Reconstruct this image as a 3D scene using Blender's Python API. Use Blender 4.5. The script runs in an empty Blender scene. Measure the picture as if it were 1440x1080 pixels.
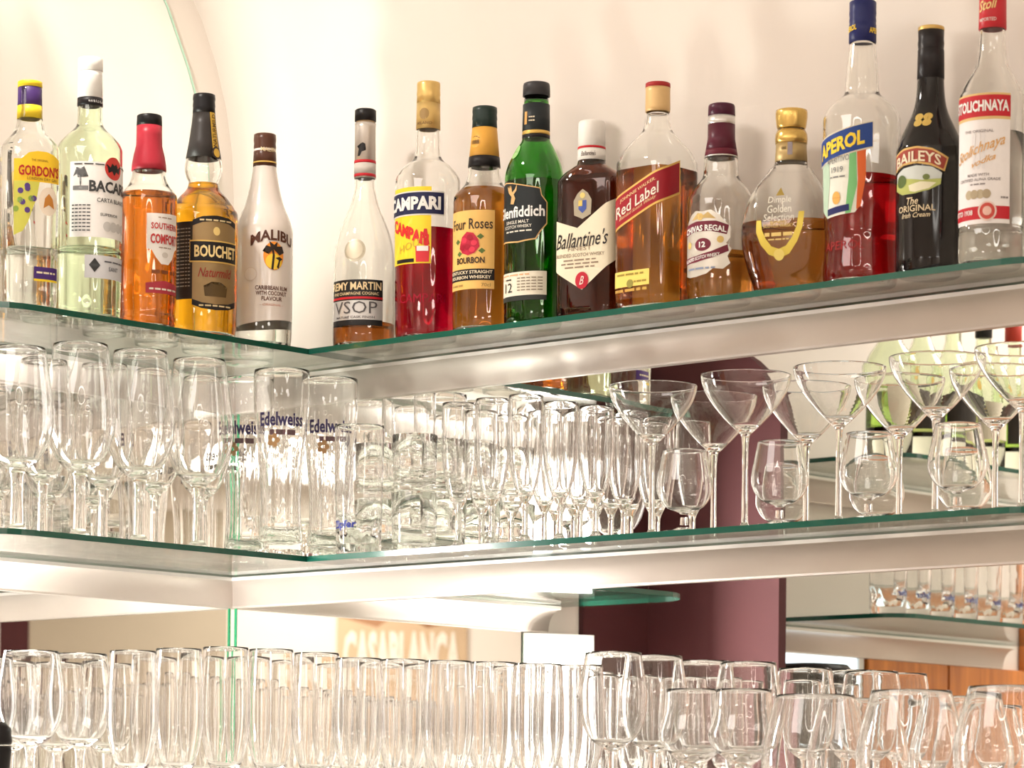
import bpy, bmesh, math, random
from mathutils import Vector, Matrix
random.seed(7)
sc = bpy.context.scene
C = sc.collection
PI = math.pi

# ------------------------------------------------------------------ camera
# World: X runs along the right-hand wall away from the corner, -Y along the left-hand wall away from the corner.
# Heights below are given relative to the camera height ZC.
ZC = 0.95
FPX, HY, RHO, TH = 4665.4, 1177.84, 0.009507, 0.734028
Fv = Vector((-math.sin(TH), math.cos(TH), 0))
Rv = Vector((math.cos(TH), math.sin(TH), 0))
DA, DB = 0.1496, 0.3080                    # shelf depth on the right wall / on the left wall
ZT, ZM, ZK = 0.6749, 0.3873, 0.0           # top shelf, middle shelf, counter (surface heights)
_ux, _uy = math.sin(TH), math.cos(TH)
OX = -0.2889 + DA*_ux - DB*_uy
OY = 4.6 + DA*_uy + DB*_ux
CAM = -(OX*Rv + OY*Fv); CAM.z = ZC
cu = Vector((0, 0, 1))*math.cos(RHO) - Rv*math.sin(RHO)
cr = Rv*math.cos(RHO) + Vector((0, 0, 1))*math.sin(RHO)
cd = bpy.data.cameras.new('camera'); cam = bpy.data.objects.new('camera', cd); C.objects.link(cam)
cam.matrix_world = Matrix(((cr.x, cu.x, -Fv.x, CAM.x), (cr.y, cu.y, -Fv.y, CAM.y), (cr.z, cu.z, -Fv.z, CAM.z), (0, 0, 0, 1)))
cd.sensor_width = 36; cd.lens = FPX*36/1440; cd.shift_y = (HY-540)/1440
cd.clip_start = 0.1; cd.clip_end = 60
cd.dof.use_dof = True; cd.dof.focus_distance = 4.45; cd.dof.aperture_fstop = 11
sc.camera = cam

# ------------------------------------------------------------------ world, exposure, sampling depth
w = bpy.data.worlds.new('world'); sc.world = w; w.use_nodes = True
w.node_tree.nodes['Background'].inputs[0].default_value = (1, .93, .85, 1)
w.node_tree.nodes['Background'].inputs[1].default_value = 0.4
vs = sc.view_settings
vs.view_transform = 'Standard'; vs.look = 'None'; vs.gamma = 1; vs.use_curve_mapping = False
vs.exposure = -0.12
cy = sc.cycles
cy.max_bounces = 26; cy.transmission_bounces = 24; cy.glossy_bounces = 12; cy.diffuse_bounces = 3
cy.transparent_max_bounces = 24; cy.sample_clamp_indirect = 6; cy.blur_glossy = 0.5
cy.use_denoising = True

def area(name, loc, target, sx, sy, power, col):
    l = bpy.data.lights.new(name, 'AREA'); l.shape = 'RECTANGLE'; l.size = sx; l.size_y = sy; l.energy = power; l.color = col
    o = bpy.data.objects.new(name, l); C.objects.link(o); o.location = loc
    d = Vector(target)-Vector(loc); o.rotation_euler = d.to_track_quat('-Z', 'Y').to_euler()
    o['kind'] = 'helper'
    return o
ZCEIL = 1.445                              # ceiling height above the camera
L_WARM = (1, .92, .84)
FILL_LAMPS = [(.80, -2.3, 1.2, 27, (1, .93, .87)), (6.1, -2.4, 1.0, 40, (1, .92, .84)), (2.2, -6.1, 1.0, 52, (1, .93, .87)), (5.3, -5.3, 1.0, 38, (1, .92, .85))]  # unseen ceiling panels, added to brighten the shelves and the mirrored far walls
for i, (x, y, s, pw, lc) in enumerate(FILL_LAMPS):
    area('ceiling_fill_light', (x, y, ZC+ZCEIL-.045), (x, y, 0), s-.08, s-.08, pw, lc)
sp = bpy.data.lights.new('downlight_beam', 'SPOT'); sp.energy = 25; sp.color = L_WARM; sp.spot_size = 2.0; sp.spot_blend = .6; sp.shadow_soft_size = .05
spo = bpy.data.objects.new('downlight_beam', sp); C.objects.link(spo); spo.location = (.30, -.80, ZC+ZCEIL-.03); spo['kind'] = 'helper'
spo.rotation_euler = (Vector((.58, 0, ZC+.85))-Vector(spo.location)).to_track_quat('-Z', 'Y').to_euler()

# ------------------------------------------------------------------ helpers: pixels to places
def ray(px, py):
    return Fv + cr*((px-720)/FPX) + cu*((HY-py)/FPX)
def on_p(px, p, z):                        # the point at distance p from the right wall, height z, in pixel column px
    k = (px-720)/FPX
    Y = -p                                 # solve for X
    # cr.(P-CAM) = k * Fv.(P-CAM)
    n = cr - Fv*k; P0 = Vector((0, Y, ZC+z))-CAM
    return Vector((-(P0.dot(n))/n.x, Y, ZC+z))
def on_q(px, q, z):                        # the point at distance q from the left wall
    k = (px-720)/FPX; n = cr - Fv*k; P0 = Vector((q, 0, ZC+z))-CAM
    return Vector((q, -(P0.dot(n))/n.y, ZC+z))
def proj(P):
    d = P-CAM; D = Fv.dot(d)
    return 720+FPX*cr.dot(d)/D, HY-FPX*cu.dot(d)/D, D

# ------------------------------------------------------------------ helpers: materials
def new_mat(name):
    m = bpy.data.materials.new(name); m.use_nodes = True
    return m, m.node_tree.nodes, m.node_tree.links, m.node_tree.nodes['Principled BSDF']
def plain(name, col, rough=.5, metal=0, spec=None, var=.04, scale=40, coat=0, bump=0):
    m, n, l, b = new_mat(name)
    tc = n.new('ShaderNodeTexCoord'); nz = n.new('ShaderNodeTexNoise'); nz.inputs['Scale'].default_value = scale
    mx = n.new('ShaderNodeMix'); mx.data_type = 'RGBA'
    mx.inputs[6].default_value = (*[max(0, c*(1-var)) for c in col], 1); mx.inputs[7].default_value = (*[min(1, c*(1+var)) for c in col], 1)
    l.new(tc.outputs['Object'], nz.inputs['Vector']); l.new(nz.outputs['Fac'], mx.inputs[0]); l.new(mx.outputs[2], b.inputs['Base Color'])
    b.inputs['Roughness'].default_value = rough; b.inputs['Metallic'].default_value = metal
    if spec is not None: b.inputs['Specular IOR Level'].default_value = spec
    if coat: b.inputs['Coat Weight'].default_value = coat; b.inputs['Coat Roughness'].default_value = .05
    if bump:
        bp = n.new('ShaderNodeBump'); bp.inputs['Strength'].default_value = bump; bp.inputs['Distance'].default_value = .01
        l.new(nz.outputs['Fac'], bp.inputs['Height']); l.new(bp.outputs['Normal'], b.inputs['Normal'])
    return m
def glass(name, col=(1, 1, 1), ior=1.48, rough=0):
    m, n, l, b = new_mat(name)
    b.inputs['Base Color'].default_value = (*col, 1); b.inputs['Transmission Weight'].default_value = 1
    b.inputs['Roughness'].default_value = rough; b.inputs['IOR'].default_value = ior
    return m
def pane(name, tint, ior=1.5):             # flat sheet glass: transparent plus a Fresnel reflection
    m, n, l, b = new_mat(name); n.remove(b)
    fr = n.new('ShaderNodeFresnel'); ge = n.new('ShaderNodeNewGeometry'); mr = n.new('ShaderNodeMapRange')   # same reflectance from both sides of a face
    mr.inputs['To Min'].default_value = ior; mr.inputs['To Max'].default_value = 1/ior
    l.new(ge.outputs['Backfacing'], mr.inputs['Value']); l.new(mr.outputs['Result'], fr.inputs['IOR'])
    tr = n.new('ShaderNodeBsdfTransparent'); tr.inputs[0].default_value = (*tint, 1)
    gl = n.new('ShaderNodeBsdfGlossy'); gl.inputs['Roughness'].default_value = 0.0
    mx = n.new('ShaderNodeMixShader'); l.new(fr.outputs[0], mx.inputs[0]); l.new(tr.outputs[0], mx.inputs[1]); l.new(gl.outputs[0], mx.inputs[2])
    l.new(mx.outputs[0], n['Material Output'].inputs[0])
    return m
def emit(name, col, strength):
    m, n, l, b = new_mat(name)
    b.inputs['Base Color'].default_value = (*col, 1); b.inputs['Emission Color'].default_value = (*col, 1); b.inputs['Emission Strength'].default_value = strength
    return m
M = {}
M['plaster'] = plain('cream_plaster', (.86, .785, .715), .85, var=.03, scale=6, bump=.04)
M['plaster_tan'] = plain('tan_plaster', (.46, .39, .30), .85, var=.04, scale=5, bump=.04)
M['ceiling'] = plain('ceiling_paint', (.88, .82, .74), .9)
M['floor'] = plain('floor_stone', (.74, .66, .57), .35, var=.2, scale=3)
M['mirror'], _n, _l, _b = new_mat('mirror_silver')
_b.inputs['Base Color'].default_value = (.93, .94, .92, 1); _b.inputs['Metallic'].default_value = 1; _b.inputs['Roughness'].default_value = 0
M['mirror_edge'] = plain('mirror_edge_green', (.05, .42, .20), .2, var=.15, scale=60)
M['alu'] = plain('satin_aluminium', (.74, .67, .61), .42, metal=.35, var=.02)
M['alu_lip'] = plain('bright_aluminium', (.92, .88, .84), .3, metal=.2)
M['pane'] = pane('shelf_glass', (.93, .97, .94))
M['pane_edge'] = plain('shelf_glass_edge', (.004, .085, .055), .18, var=.3, scale=14, coat=.2)
M['glass'] = glass('clear_glass', (1, 1, 1), 1.47)
M['bottle'] = glass('clear_bottle_glass', (.985, .99, .975), 1.48)
M['maroon'] = plain('maroon_paint', (.075, .020, .022), .7, spec=.25, var=.08, scale=10)
M['black'] = plain('black_plastic', (.009, .008, .009), .38, spec=.25)
M['counter'] = plain('pale_counter_stone', (.66, .60, .53), .25, var=.12, scale=30)
M['cabinet'] = plain('cabinet_wood', (.30, .15, .07), .45, var=.2, scale=4)
M['white_enamel'] = plain('white_enamel', (.85, .83, .80), .4)
m, n, l, b = new_mat('orange_wood')
tc = n.new('ShaderNodeTexCoord'); mp = n.new('ShaderNodeMapping'); mp.inputs['Scale'].default_value = (14, 14, .9)
nz = n.new('ShaderNodeTexNoise'); nz.inputs['Scale'].default_value = 3; nz.inputs['Detail'].default_value = 6
rp = n.new('ShaderNodeValToRGB'); rp.color_ramp.elements[0].color = (.42, .11, .012, 1); rp.color_ramp.elements[1].color = (.78, .27, .04, 1)
rp.color_ramp.elements[0].position = .3; rp.color_ramp.elements[1].position = .7
l.new(tc.outputs['Object'], mp.inputs[0]); l.new(mp.outputs[0], nz.inputs['Vector']); l.new(nz.outputs['Fac'], rp.inputs[0]); l.new(rp.outputs[0], b.inputs['Base Color'])
b.inputs['Roughness'].default_value = .35
M['orange_wood'] = m
_cols = {}
def paint(col, rough=.45, metal=0):        # label inks and papers, one material per colour
    k = (tuple(col), rough, metal)
    if k not in _cols: _cols[k] = plain('label_ink', col, rough, metal, spec=.25, var=.03, scale=200)
    return _cols[k]

# ------------------------------------------------------------------ helpers: meshes and objects
def obj(name, me, mats, parent=None, smooth=False):
    if isinstance(me, bmesh.types.BMesh):
        d = bpy.data.meshes.new(name); me.to_mesh(d); me.free(); me = d
    for m_ in (mats if isinstance(mats, (list, tuple)) else [mats]): me.materials.append(m_)
    if smooth:
        for f in me.polygons: f.use_smooth = True
    o = bpy.data.objects.new(name, me); C.objects.link(o)
    if parent is not None: o.parent = parent
    return o
def mesh(name, v, f):
    d = bpy.data.meshes.new(name); d.from_pydata(v, [], f); d.update(); return d
def tag(o, label, cat, group=None, kind=None):
    o['label'] = label; o['category'] = cat
    if group: o['group'] = group
    if kind: o['kind'] = kind
    return o
def struct(o):
    o['kind'] = 'structure'; return o
def empty(name, loc=(0, 0, 0), rz=0):
    o = bpy.data.objects.new(name, None); C.objects.link(o); o.location = loc; o.rotation_euler = (0, 0, rz); o.empty_display_size = .05
    return o
def box(x0, x1, y0, y1, z0, z1, bm=None, bevel=0):
    bm = bm or bmesh.new()
    r = bmesh.ops.create_cube(bm, size=1)
    for v in r['verts']:
        v.co = Vector(((x0+x1)/2+v.co.x*(x1-x0), (y0+y1)/2+v.co.y*(y1-y0), (z0+z1)/2+v.co.z*(z1-z0)))
    if bevel: bmesh.ops.bevel(bm, geom=list(bm.edges), offset=bevel, segments=2, affect='EDGES')
    return bm
def prism(name, pts, z0, z1, edge_slot=0): # vertical prism over an outline (counter-clockwise)
    n_ = len(pts); v = [(x, y, z0) for x, y in pts]+[(x, y, z1) for x, y in pts]
    f = [tuple(range(n_-1, -1, -1)), tuple(range(n_, 2*n_))]+[(i, (i+1) % n_, n_+(i+1) % n_, n_+i) for i in range(n_)]
    me = mesh(name, v, f)
    return me
def sweep(prof, a, b, axis):               # profile (d from wall, z) swept along a wall from a(d) to b
    v = []; k = len(prof)
    for d, z in prof:
        s = d if a is None else a
        v.append((d, -s, ZC+z) if axis == 'L' else (s, -d, ZC+z))
    for d, z in prof:
        v.append((d, -b, ZC+z) if axis == 'L' else (b, -d, ZC+z))
    f = [(i, (i+1) % k, k+(i+1) % k, k+i) for i in range(k)]+[tuple(range(k-1, -1, -1)), tuple(range(k, 2*k))]
    me = mesh('rail', v, f); bm = bmesh.new(); bm.from_mesh(me); bmesh.ops.recalc_face_normals(bm, faces=bm.faces); bm.to_mesh(me); bm.free()
    return me
def copy_tree(o, parent=None):
    c = o.copy(); C.objects.link(c); c.parent = parent
    for ch in o.children: copy_tree(ch, c)
    return c

# ------------------------------------------------------------------ the room
RM = 6.8                                   # far walls
FL = 0.0
# floor and ceiling follow the plan with one chamfered corner behind the camera
plan = [(-.3, .3), (-.3, -RM), (5.1, -RM), (RM, -5.1), (RM, .3)]
struct(obj('floor', prism('floor', plan, -.08, FL), M['floor']))
struct(obj('ceiling', prism('ceiling', [(-.3, -.5), (-.3, -RM), (5.1, -RM), (RM, -5.1), (RM, -.5)], ZC+ZCEIL, ZC+ZCEIL+.1), M['ceiling']))
# right wall: mirror recess below the top shelf, plaster above it, turning over into a vault
prof = [(-.006, -ZC), (-.006, ZT-.03), (0, ZT-.03), (0, .945)]
for i in range(1, 13):
    t = PI/2*i/12; prof.append((.5-.5*math.cos(t), .945+.5*math.sin(t)))
v = []
for p, z in prof: v += [(-.006, -p, ZC+z), (RM, -p, ZC+z)]
f = [(2*i, 2*i+1, 2*i+3, 2*i+2) for i in range(len(prof)-1)]
wr = struct(obj('wall_right', mesh('wall_right', v, f), M['plaster'], smooth=False))
for pl in wr.data.polygons[3:]: pl.use_smooth = True
struct(obj('wall_left', box(-.1, -.006, -RM, .3, 0, ZC+ZCEIL), M['plaster']))
struct(obj('wall_end', box(RM, RM+.1, -5.1, .3, 0, ZC+ZCEIL), M['plaster']))
struct(obj('wall_back', box(-.3, 5.1, -RM-.1, -RM, 0, ZC+ZCEIL), M['plaster']))
def chamfer(s, z, off=0):                  # s along the chamfer wall from its middle (towards +X), off into the room
    k = math.sqrt(.5); return Vector((5.95+s*k-off*k, -5.95+s*k+off*k, ZC+z))
v = [chamfer(-1.21, -ZC), chamfer(1.21, -ZC), chamfer(1.21, ZCEIL), chamfer(-1.21, ZCEIL)]
struct(obj('wall_chamfer', mesh('wall_chamfer', v, [(3, 2, 1, 0)]), M['plaster']))

# mirrors between the shelves
def mirror_slab(name, axis, s0, s1, z0, z1):
    if axis == 'R': bm = box(s0, s1, 0, .006, ZC+z0, ZC+z1)
    else: bm = box(-.006, 0, -s1, -s0, ZC+z0, ZC+z1)
    o = obj(name, bm, [M['mirror'], M['mirror_edge']])
    nrm = Vector((0, -1, 0)) if axis == 'R' else Vector((1, 0, 0))
    for pl in o.data.polygons: pl.material_index = 0 if pl.normal.dot(nrm) > .9 else 1
    return o
RB = .0523                                 # rail bottom below the shelf surface
QR, PL = 2.1, .640                          # ends of the mirrors on the right / left wall
for axis, e, place, z0, z1, where in (
    ('R', QR, 'right', ZM-.004, ZT-.03, 'behind the flutes and cocktail glasses of the middle right shelf'),
    ('R', QR, 'right', ZK, ZM-RB+.01, 'behind the right-hand glasses of the lowest level'),
    ('L', PL, 'left', ZM-.004, ZT-.03, 'behind the wine glasses of the middle left shelf'),
    ('L', PL, 'left', ZK, ZM-RB+.01, 'behind the left-hand glasses of the lowest level')):
    o = mirror_slab('wall_mirror', axis, 0, e, z0, z1)
    tag(o, 'clear wall mirror '+where, 'mirror')
    w_ = .0052 if axis == 'R' else .0016
    bm = box(.0045, .0045+w_, -.0006, 0, ZC+z0, ZC+z1) if axis == 'R' else box(0, .0006, -.006-w_, -.006, ZC+z0, ZC+z1)
    obj('glass_edge', bm, M['mirror_edge'], o)
# arched mirror on the left wall above the top shelf, its edge running parallel to the vault
pts = []
for z, p in ((ZT+.004, .022), (.80, .022), (.90, .024), (.98, .042), (1.05, .068), (1.12, .097), (1.20, .138), (1.27, .185), (1.33, .245), (1.37, .31), (1.395, .40)):
    pts.append((p, z))
pts += [(.62, 1.395), (.78, 1.25), (.86, 1.05), (.88, ZT+.004)]
k = len(pts); v = [(0, -p, ZC+z) for p, z in pts]+[(-.006, -p, ZC+z) for p, z in pts]
me = mesh('arched_mirror', v, [tuple(range(k)), tuple(range(2*k-1, k-1, -1))]+[(i, k+i, k+(i+1) % k, (i+1) % k) for i in range(k)])
bm = bmesh.new(); bm.from_mesh(me); bmesh.ops.recalc_face_normals(bm, faces=bm.faces); bm.to_mesh(me); bm.free()
M['pale_edge'] = plain('pale_green_edge', (.55, .85, .68), .25)
am = obj('arched_mirror', me, [M['mirror'], M['pale_edge']])
for pl in am.data.polygons: pl.material_index = 0 if pl.normal.x > .9 else 1
v = []; f = []
for i, (p, z) in enumerate(pts[:11]):
    v += [(.0005, -p, ZC+z), (.0005, -p-.004, ZC+z)]
    if i: f.append((2*i-2, 2*i-1, 2*i+1, 2*i))
obj('polished_edge', mesh('polished_edge', v, f), M['pale_edge'], am)
tag(am, 'arched mirror with pale green edge on the left wall above the top shelf', 'mirror')

# aluminium rails under the glass shelves
def rail_prof(zt):
    pr = [(.0, zt-.0095), (.034, zt-.0095), (.034, zt-.0145)]
    for i in range(9):
        t = PI/2*i/8; pr.append((.006+.0265*(1-math.sin(t))+.0005, zt-.0150-.0345*(1-math.cos(t))))
    pr += [(.0062, zt-RB), (0, zt-RB)]
    return pr
def rail(zt, axis, a, b, lab):
    pr = rail_prof(zt)
    o = obj('shelf_rail', sweep(pr, a, b, axis), [M['alu'], M['alu_lip']])
    for i, pl in enumerate(o.data.polygons):
        if i in (1,): pl.material_index = 1
        if 3 <= i <= 10: pl.use_smooth = True
    tag(o, lab, 'rail', 'aluminium shelf rails')
rail(ZT, 'R', None, 1.62, 'satin aluminium rail under the top right glass shelf')
rail(ZM, 'R', None, 1.62, 'satin aluminium rail under the middle right glass shelf')
rail(ZT, 'L', None, .70, 'satin aluminium rail under the top left glass shelf')
rail(ZM, 'L', None, .70, 'satin aluminium rail under the middle left glass shelf')

# glass shelves: the left pane runs through to the right wall, the right pane butts against it
GT = .0078
def rounded(pts, which, r, seg=8):
    out = []
    n_ = len(pts)
    for i, p in enumerate(pts):
        if i not in which: out.append(p); continue
        a = Vector(pts[i-1]); b_ = Vector(p); c = Vector(pts[(i+1) % n_])
        d1 = (a-b_).normalized(); d2 = (c-b_).normalized()
        cc = b_+(d1+d2)*r
        for j in range(seg+1):
            t = PI/2*j/seg
            q_ = cc-d2*r*math.cos(t)-d1*r*math.sin(t)
            out.append((q_.x, q_.y))
    return out
def shelf(name, pts, zt, lab, group):
    me = prism(name, pts, ZC+zt-GT, ZC+zt)
    bm = bmesh.new(); bm.from_mesh(me); bmesh.ops.recalc_face_normals(bm, faces=bm.faces); bm.to_mesh(me); bm.free()
    o = obj(name, me, [M['pane'], M['pane_edge']])
    for pl in o.data.polygons:
        if abs(pl.normal.z) < .5: pl.material_index = 1
    return tag(o, lab, 'shelf', group)
LEN_L, LEN_R = .735, 1.52
for zt, nm in ((ZT, 'top'), (ZM, 'middle')):
    e = .0005
    lp = [(e, -e), (e, -LEN_L), (DB, -LEN_L), (DB, -e)]
    shelf('glass_shelf', rounded(lp, (2,), .10), zt, 'green-edged glass shelf on the left wall, %s level' % nm, 'glass shelves of the corner')
    rp_ = [(DB+.001, -e), (DB+.001, -DA), (LEN_R, -DA), (LEN_R, -e)]
    shelf('glass_shelf', rounded(rp_, (2,), .07), zt, 'green-edged glass shelf on the right wall, %s level' % nm, 'glass shelves of the corner')

# counter under the shelves
struct(obj('trim_1', box(.001, 2.6, -.62, -.001, ZC+ZK-.04, ZC+ZK-.0005), M['counter']))
struct(obj('trim_2', box(.001, .62, -.955, -.62, ZC+ZK-.04, ZC+ZK-.0005), M['counter']))
def cabinet(x0, x1, y0, y1, front, lab):
    e = empty('base_cabinet', ((x0+x1)/2, (y0+y1)/2, 0))
    def loc(o): o.location = (-(x0+x1)/2, -(y0+y1)/2, 0); return o
    loc(obj('body', box(x0, x1, y0, y1, .0, ZC-.045), M['cabinet'], e))
    n_ = max(1, round(((x1-x0) if front == 'y' else (y1-y0))/.5))
    for i in range(n_):
        if front == 'y':
            a = x0+(x1-x0)*i/n_; b_ = x0+(x1-x0)*(i+1)/n_
            d = loc(obj('door', box(a+.01, b_-.01, y0-.018, y0, .1, ZC-.07, bevel=.003), M['cabinet'], e))
            h = obj('handle', box(b_-.06, b_-.045, y0-.04, y0-.018, .6, .75), M['alu_lip'], d)
        else:
            a = y0+(y1-y0)*i/n_; b_ = y0+(y1-y0)*(i+1)/n_
            d = loc(obj('door', box(x1, x1+.018, a+.01, b_-.01, .1, ZC-.07, bevel=.003), M['cabinet'], e))
            h = obj('handle', box(x1+.018, x1+.04, b_-.06, b_-.045, .6, .75), M['alu_lip'], d)
    tag(e, lab, 'cabinet')
cabinet(.62, 2.58, -.56, -.01, 'y', 'brown wooden base cabinet under the right-hand counter')
cabinet(.01, .56, -.95, -.64, 'x', 'brown wooden base cabinet under the left-hand counter')

# ------------------------------------------------------------------ what the mirrors show: partition, light, far shelves, window, wood, poster
PP = .958
def arc_pts(cx, cz, r, a0, a1, n_): return [(cx+r*math.cos(a0+(a1-a0)*i/n_), cz+r*math.sin(a0+(a1-a0)*i/n_)) for i in range(n_+1)]
Q2 = .282
outline = [(0, -ZC), (Q2, -ZC)]+arc_pts(Q2-.139, .68, .139, 0, PI/2, 10)+[(0, .819)]
k = len(outline)
v = [(q, -PP, ZC+z) for q, z in outline]+[(q, -PP-.02, ZC+z) for q, z in outline]
me = mesh('partition', v, [tuple(range(k)), tuple(range(2*k-1, k-1, -1))]+[(i, k+i, k+(i+1) % k, (i+1) % k) for i in range(k)])
bm = bmesh.new(); bm.from_mesh(me); bmesh.ops.recalc_face_normals(bm, faces=bm.faces); bm.to_mesh(me); bm.free()
tag(obj('partition_panel', me, M['maroon']), 'dark maroon partition panel with rounded upper corner, seen in the right-hand mirror', 'partition')
struct(obj('trim_5', box(-.006, .004, -PP, -.790, 0, ZC+.819), M['maroon']))
M['wall_light'] = emit('wall_light_glow', (1, .955, .91), 125)
for z0, z1, nm in ((.004, .3335, 'below'), (.394, .6215, 'above')):
    e = empty('wall_light', (0, -.70, ZC+z0))
    hs = [(0, .055), (.002, .055), (.052, -.062), (0, -.062)]     # wedge housing, its slanted face turned to the corner
    me = prism('housing', hs, 0, z1-z0); bm = bmesh.new(); bm.from_mesh(me); bmesh.ops.recalc_face_normals(bm, faces=bm.faces); bm.to_mesh(me); bm.free()
    obj('housing', me, M['white_enamel'], e)
    d_ = (Vector((.052, -.062))-Vector((.002, .055))).normalized(); n_ = Vector((-d_.y, d_.x))*1
    if n_.y < 0: n_ = -n_
    c0 = Vector((.002, .055))+d_*.006+n_*.0012; c1 = Vector((.052, -.062))-d_*.006+n_*.0012
    obj('diffuser', mesh('diffuser', [(c0.x, c0.y, .008), (c1.x, c1.y, .008), (c1.x, c1.y, z1-z0-.008), (c0.x, c0.y, z1-z0-.008)], [(0, 1, 2, 3)]), M['wall_light'], e)
    tag(e, 'bright wedge-shaped wall light %s the middle left shelf, seen in the right-hand mirror' % nm, 'lamp', 'wall lights at the end of the left shelf')

# second shelf unit farther along the left wall
S2 = 1.227
for zt, nm in ((ZT-.015, 'upper'), (ZM, 'lower')):
    lp = [(.0005, -S2), (.0005, -2.05), (.332, -2.05), (.332, -S2)]
    shelf('glass_shelf', rounded(lp, (3,), .06), zt, 'glass shelf mirrored at the right edge of the picture, %s of the two' % nm, 'glass shelves beyond the partition')
    rail(zt, 'L', S2+.02, 2.03, 'aluminium rail mirrored at the right edge of the picture, %s of the two' % nm)
# frosted window and wood panelling below it
e = empty('window_1', (0, 0, 0)); e['kind'] = 'structure'
obj('pane', box(-.005, .001, -1.56, -1.10, ZC-.12, ZC+.334), emit('daylight_pane', (.80, .92, 1), 1.6), e)
for nm, a in (('frame', (-.005, .006, -1.575, -1.56, ZC-.12, ZC+.334)), ('frame', (-.005, .006, -1.10, -1.085, ZC-.12, ZC+.334)), ('sill', (-.005, .02, -1.575, -1.085, ZC-.14, ZC-.12))):
    obj(nm, box(*a), M['white_enamel'], e)
for i in range(5):
    y1 = -1.58-i*.26
    o = obj('wood_panel', box(-.005, .012, y1-.257, y1, .02, ZC+(.334 if i < 2 else .62), bevel=.002), M['orange_wood'])
    tag(o, 'tall orange-brown wood wall panel, %s one outward from the window' % ('first', 'second', 'third', 'fourth', 'fifth')[i], 'panel', 'orange wood wall panels')
# maroon band and tan wall on the wall behind the camera, and the film poster
o = obj('wall_band', mesh('wall_band', [chamfer(.30, -.9, .004), chamfer(1.09, -.9, .004), chamfer(1.09, 1.3, .004), chamfer(.30, 1.3, .004)], [(3, 2, 1, 0)]), M['plaster_tan']); o.name = 'trim_3'; struct(o)
o = obj('trim_4', mesh('trim_4', [chamfer(1.09, -.9, .006), chamfer(1.21, -.9, .006), chamfer(1.21, 1.3, .006), chamfer(1.09, 1.3, .006)], [(3, 2, 1, 0)]), M['maroon']); struct(o)

# ------------------------------------------------------------------ text and outline decals
_tc = {}
def text2d(s, bold=0.0, shear=0.0, space=1.0):
    k = (s, bold, shear, space)
    if k in _tc: return _tc[k]
    if s[0] == '~':                        # print too small to read: a row of plain ink dashes
        rd = random.Random(len(s)); x = 0.0; vs_ = []; fs = []
        for _ in range(len(s)+2):
            w_ = .6+rd.random(); i = len(vs_); vs_ += [(x, -.32), (x+w_, -.32), (x+w_, .32), (x, .32)]; fs.append((i, i+1, i+2, i+3)); x += w_+.28
        x -= .28; _tc[k] = ([(a/x-.5, b_) for a, b_ in vs_], fs); return _tc[k]
    cv = bpy.data.curves.new('lettering', 'FONT'); cv.body = s; cv.size = 1; cv.offset = bold; cv.shear = shear; cv.space_character = space
    cv.resolution_u = 2; cv.fill_mode = 'FRONT'
    o = bpy.data.objects.new('lettering', cv); C.objects.link(o)
    dg = bpy.context.evaluated_depsgraph_get(); me = o.evaluated_get(dg).to_mesh()
    vs_ = [(v_.co.x, v_.co.y) for v_ in me.vertices]; fs = [tuple(p_.vertices) for p_ in me.polygons]
    o.evaluated_get(dg).to_mesh_clear(); bpy.data.objects.remove(o); bpy.data.curves.remove(cv)
    x0 = min(a for a, _ in vs_); x1 = max(a for a, _ in vs_); y0 = min(b_ for _, b_ in vs_); y1 = max(b_ for _, b_ in vs_)
    vs_ = [((a-(x0+x1)/2)/(x1-x0), (b_-(y0+y1)/2)/(y1-y0)) for a, b_ in vs_]
    _tc[k] = (vs_, fs); return _tc[k]
def cut2d(poly, step):                     # an outline as a mesh with vertical cuts so that it can bend
    bm = bmesh.new(); vs_ = [bm.verts.new((x, y, 0)) for x, y in poly]; bm.faces.new(vs_)
    bmesh.ops.triangulate(bm, faces=bm.faces[:])
    x0 = min(x for x, _ in poly); x1 = max(x for x, _ in poly)
    k_ = int((x1-x0)/step)
    for i in range(1, k_+1):
        bmesh.ops.bisect_plane(bm, geom=bm.verts[:]+bm.edges[:]+bm.faces[:], plane_co=(x0+(x1-x0)*i/(k_+1), 0, 0), plane_no=(1, 0, 0))
    y0 = min(y for _, y in poly); y1 = max(y for _, y in poly); k_ = int((y1-y0)/(step*1.5))
    for i in range(1, k_+1):
        bmesh.ops.bisect_plane(bm, geom=bm.verts[:]+bm.edges[:]+bm.faces[:], plane_co=(0, y0+(y1-y0)*i/(k_+1), 0), plane_no=(0, 1, 0))
    bm.verts.index_update()
    r = ([(v_.co.x, v_.co.y) for v_ in bm.verts], [tuple(v_.index for v_ in f_.verts) for f_ in bm.faces]); bm.free()
    return r
def rect(x0, x1, y0, y1): return [(x0, y0), (x1, y0), (x1, y1), (x0, y1)]
def ell(cx, cy_, rx, ry, n_=20): return [(cx+rx*math.cos(2*PI*i/n_), cy_+ry*math.sin(2*PI*i/n_)) for i in range(n_)]

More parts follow.
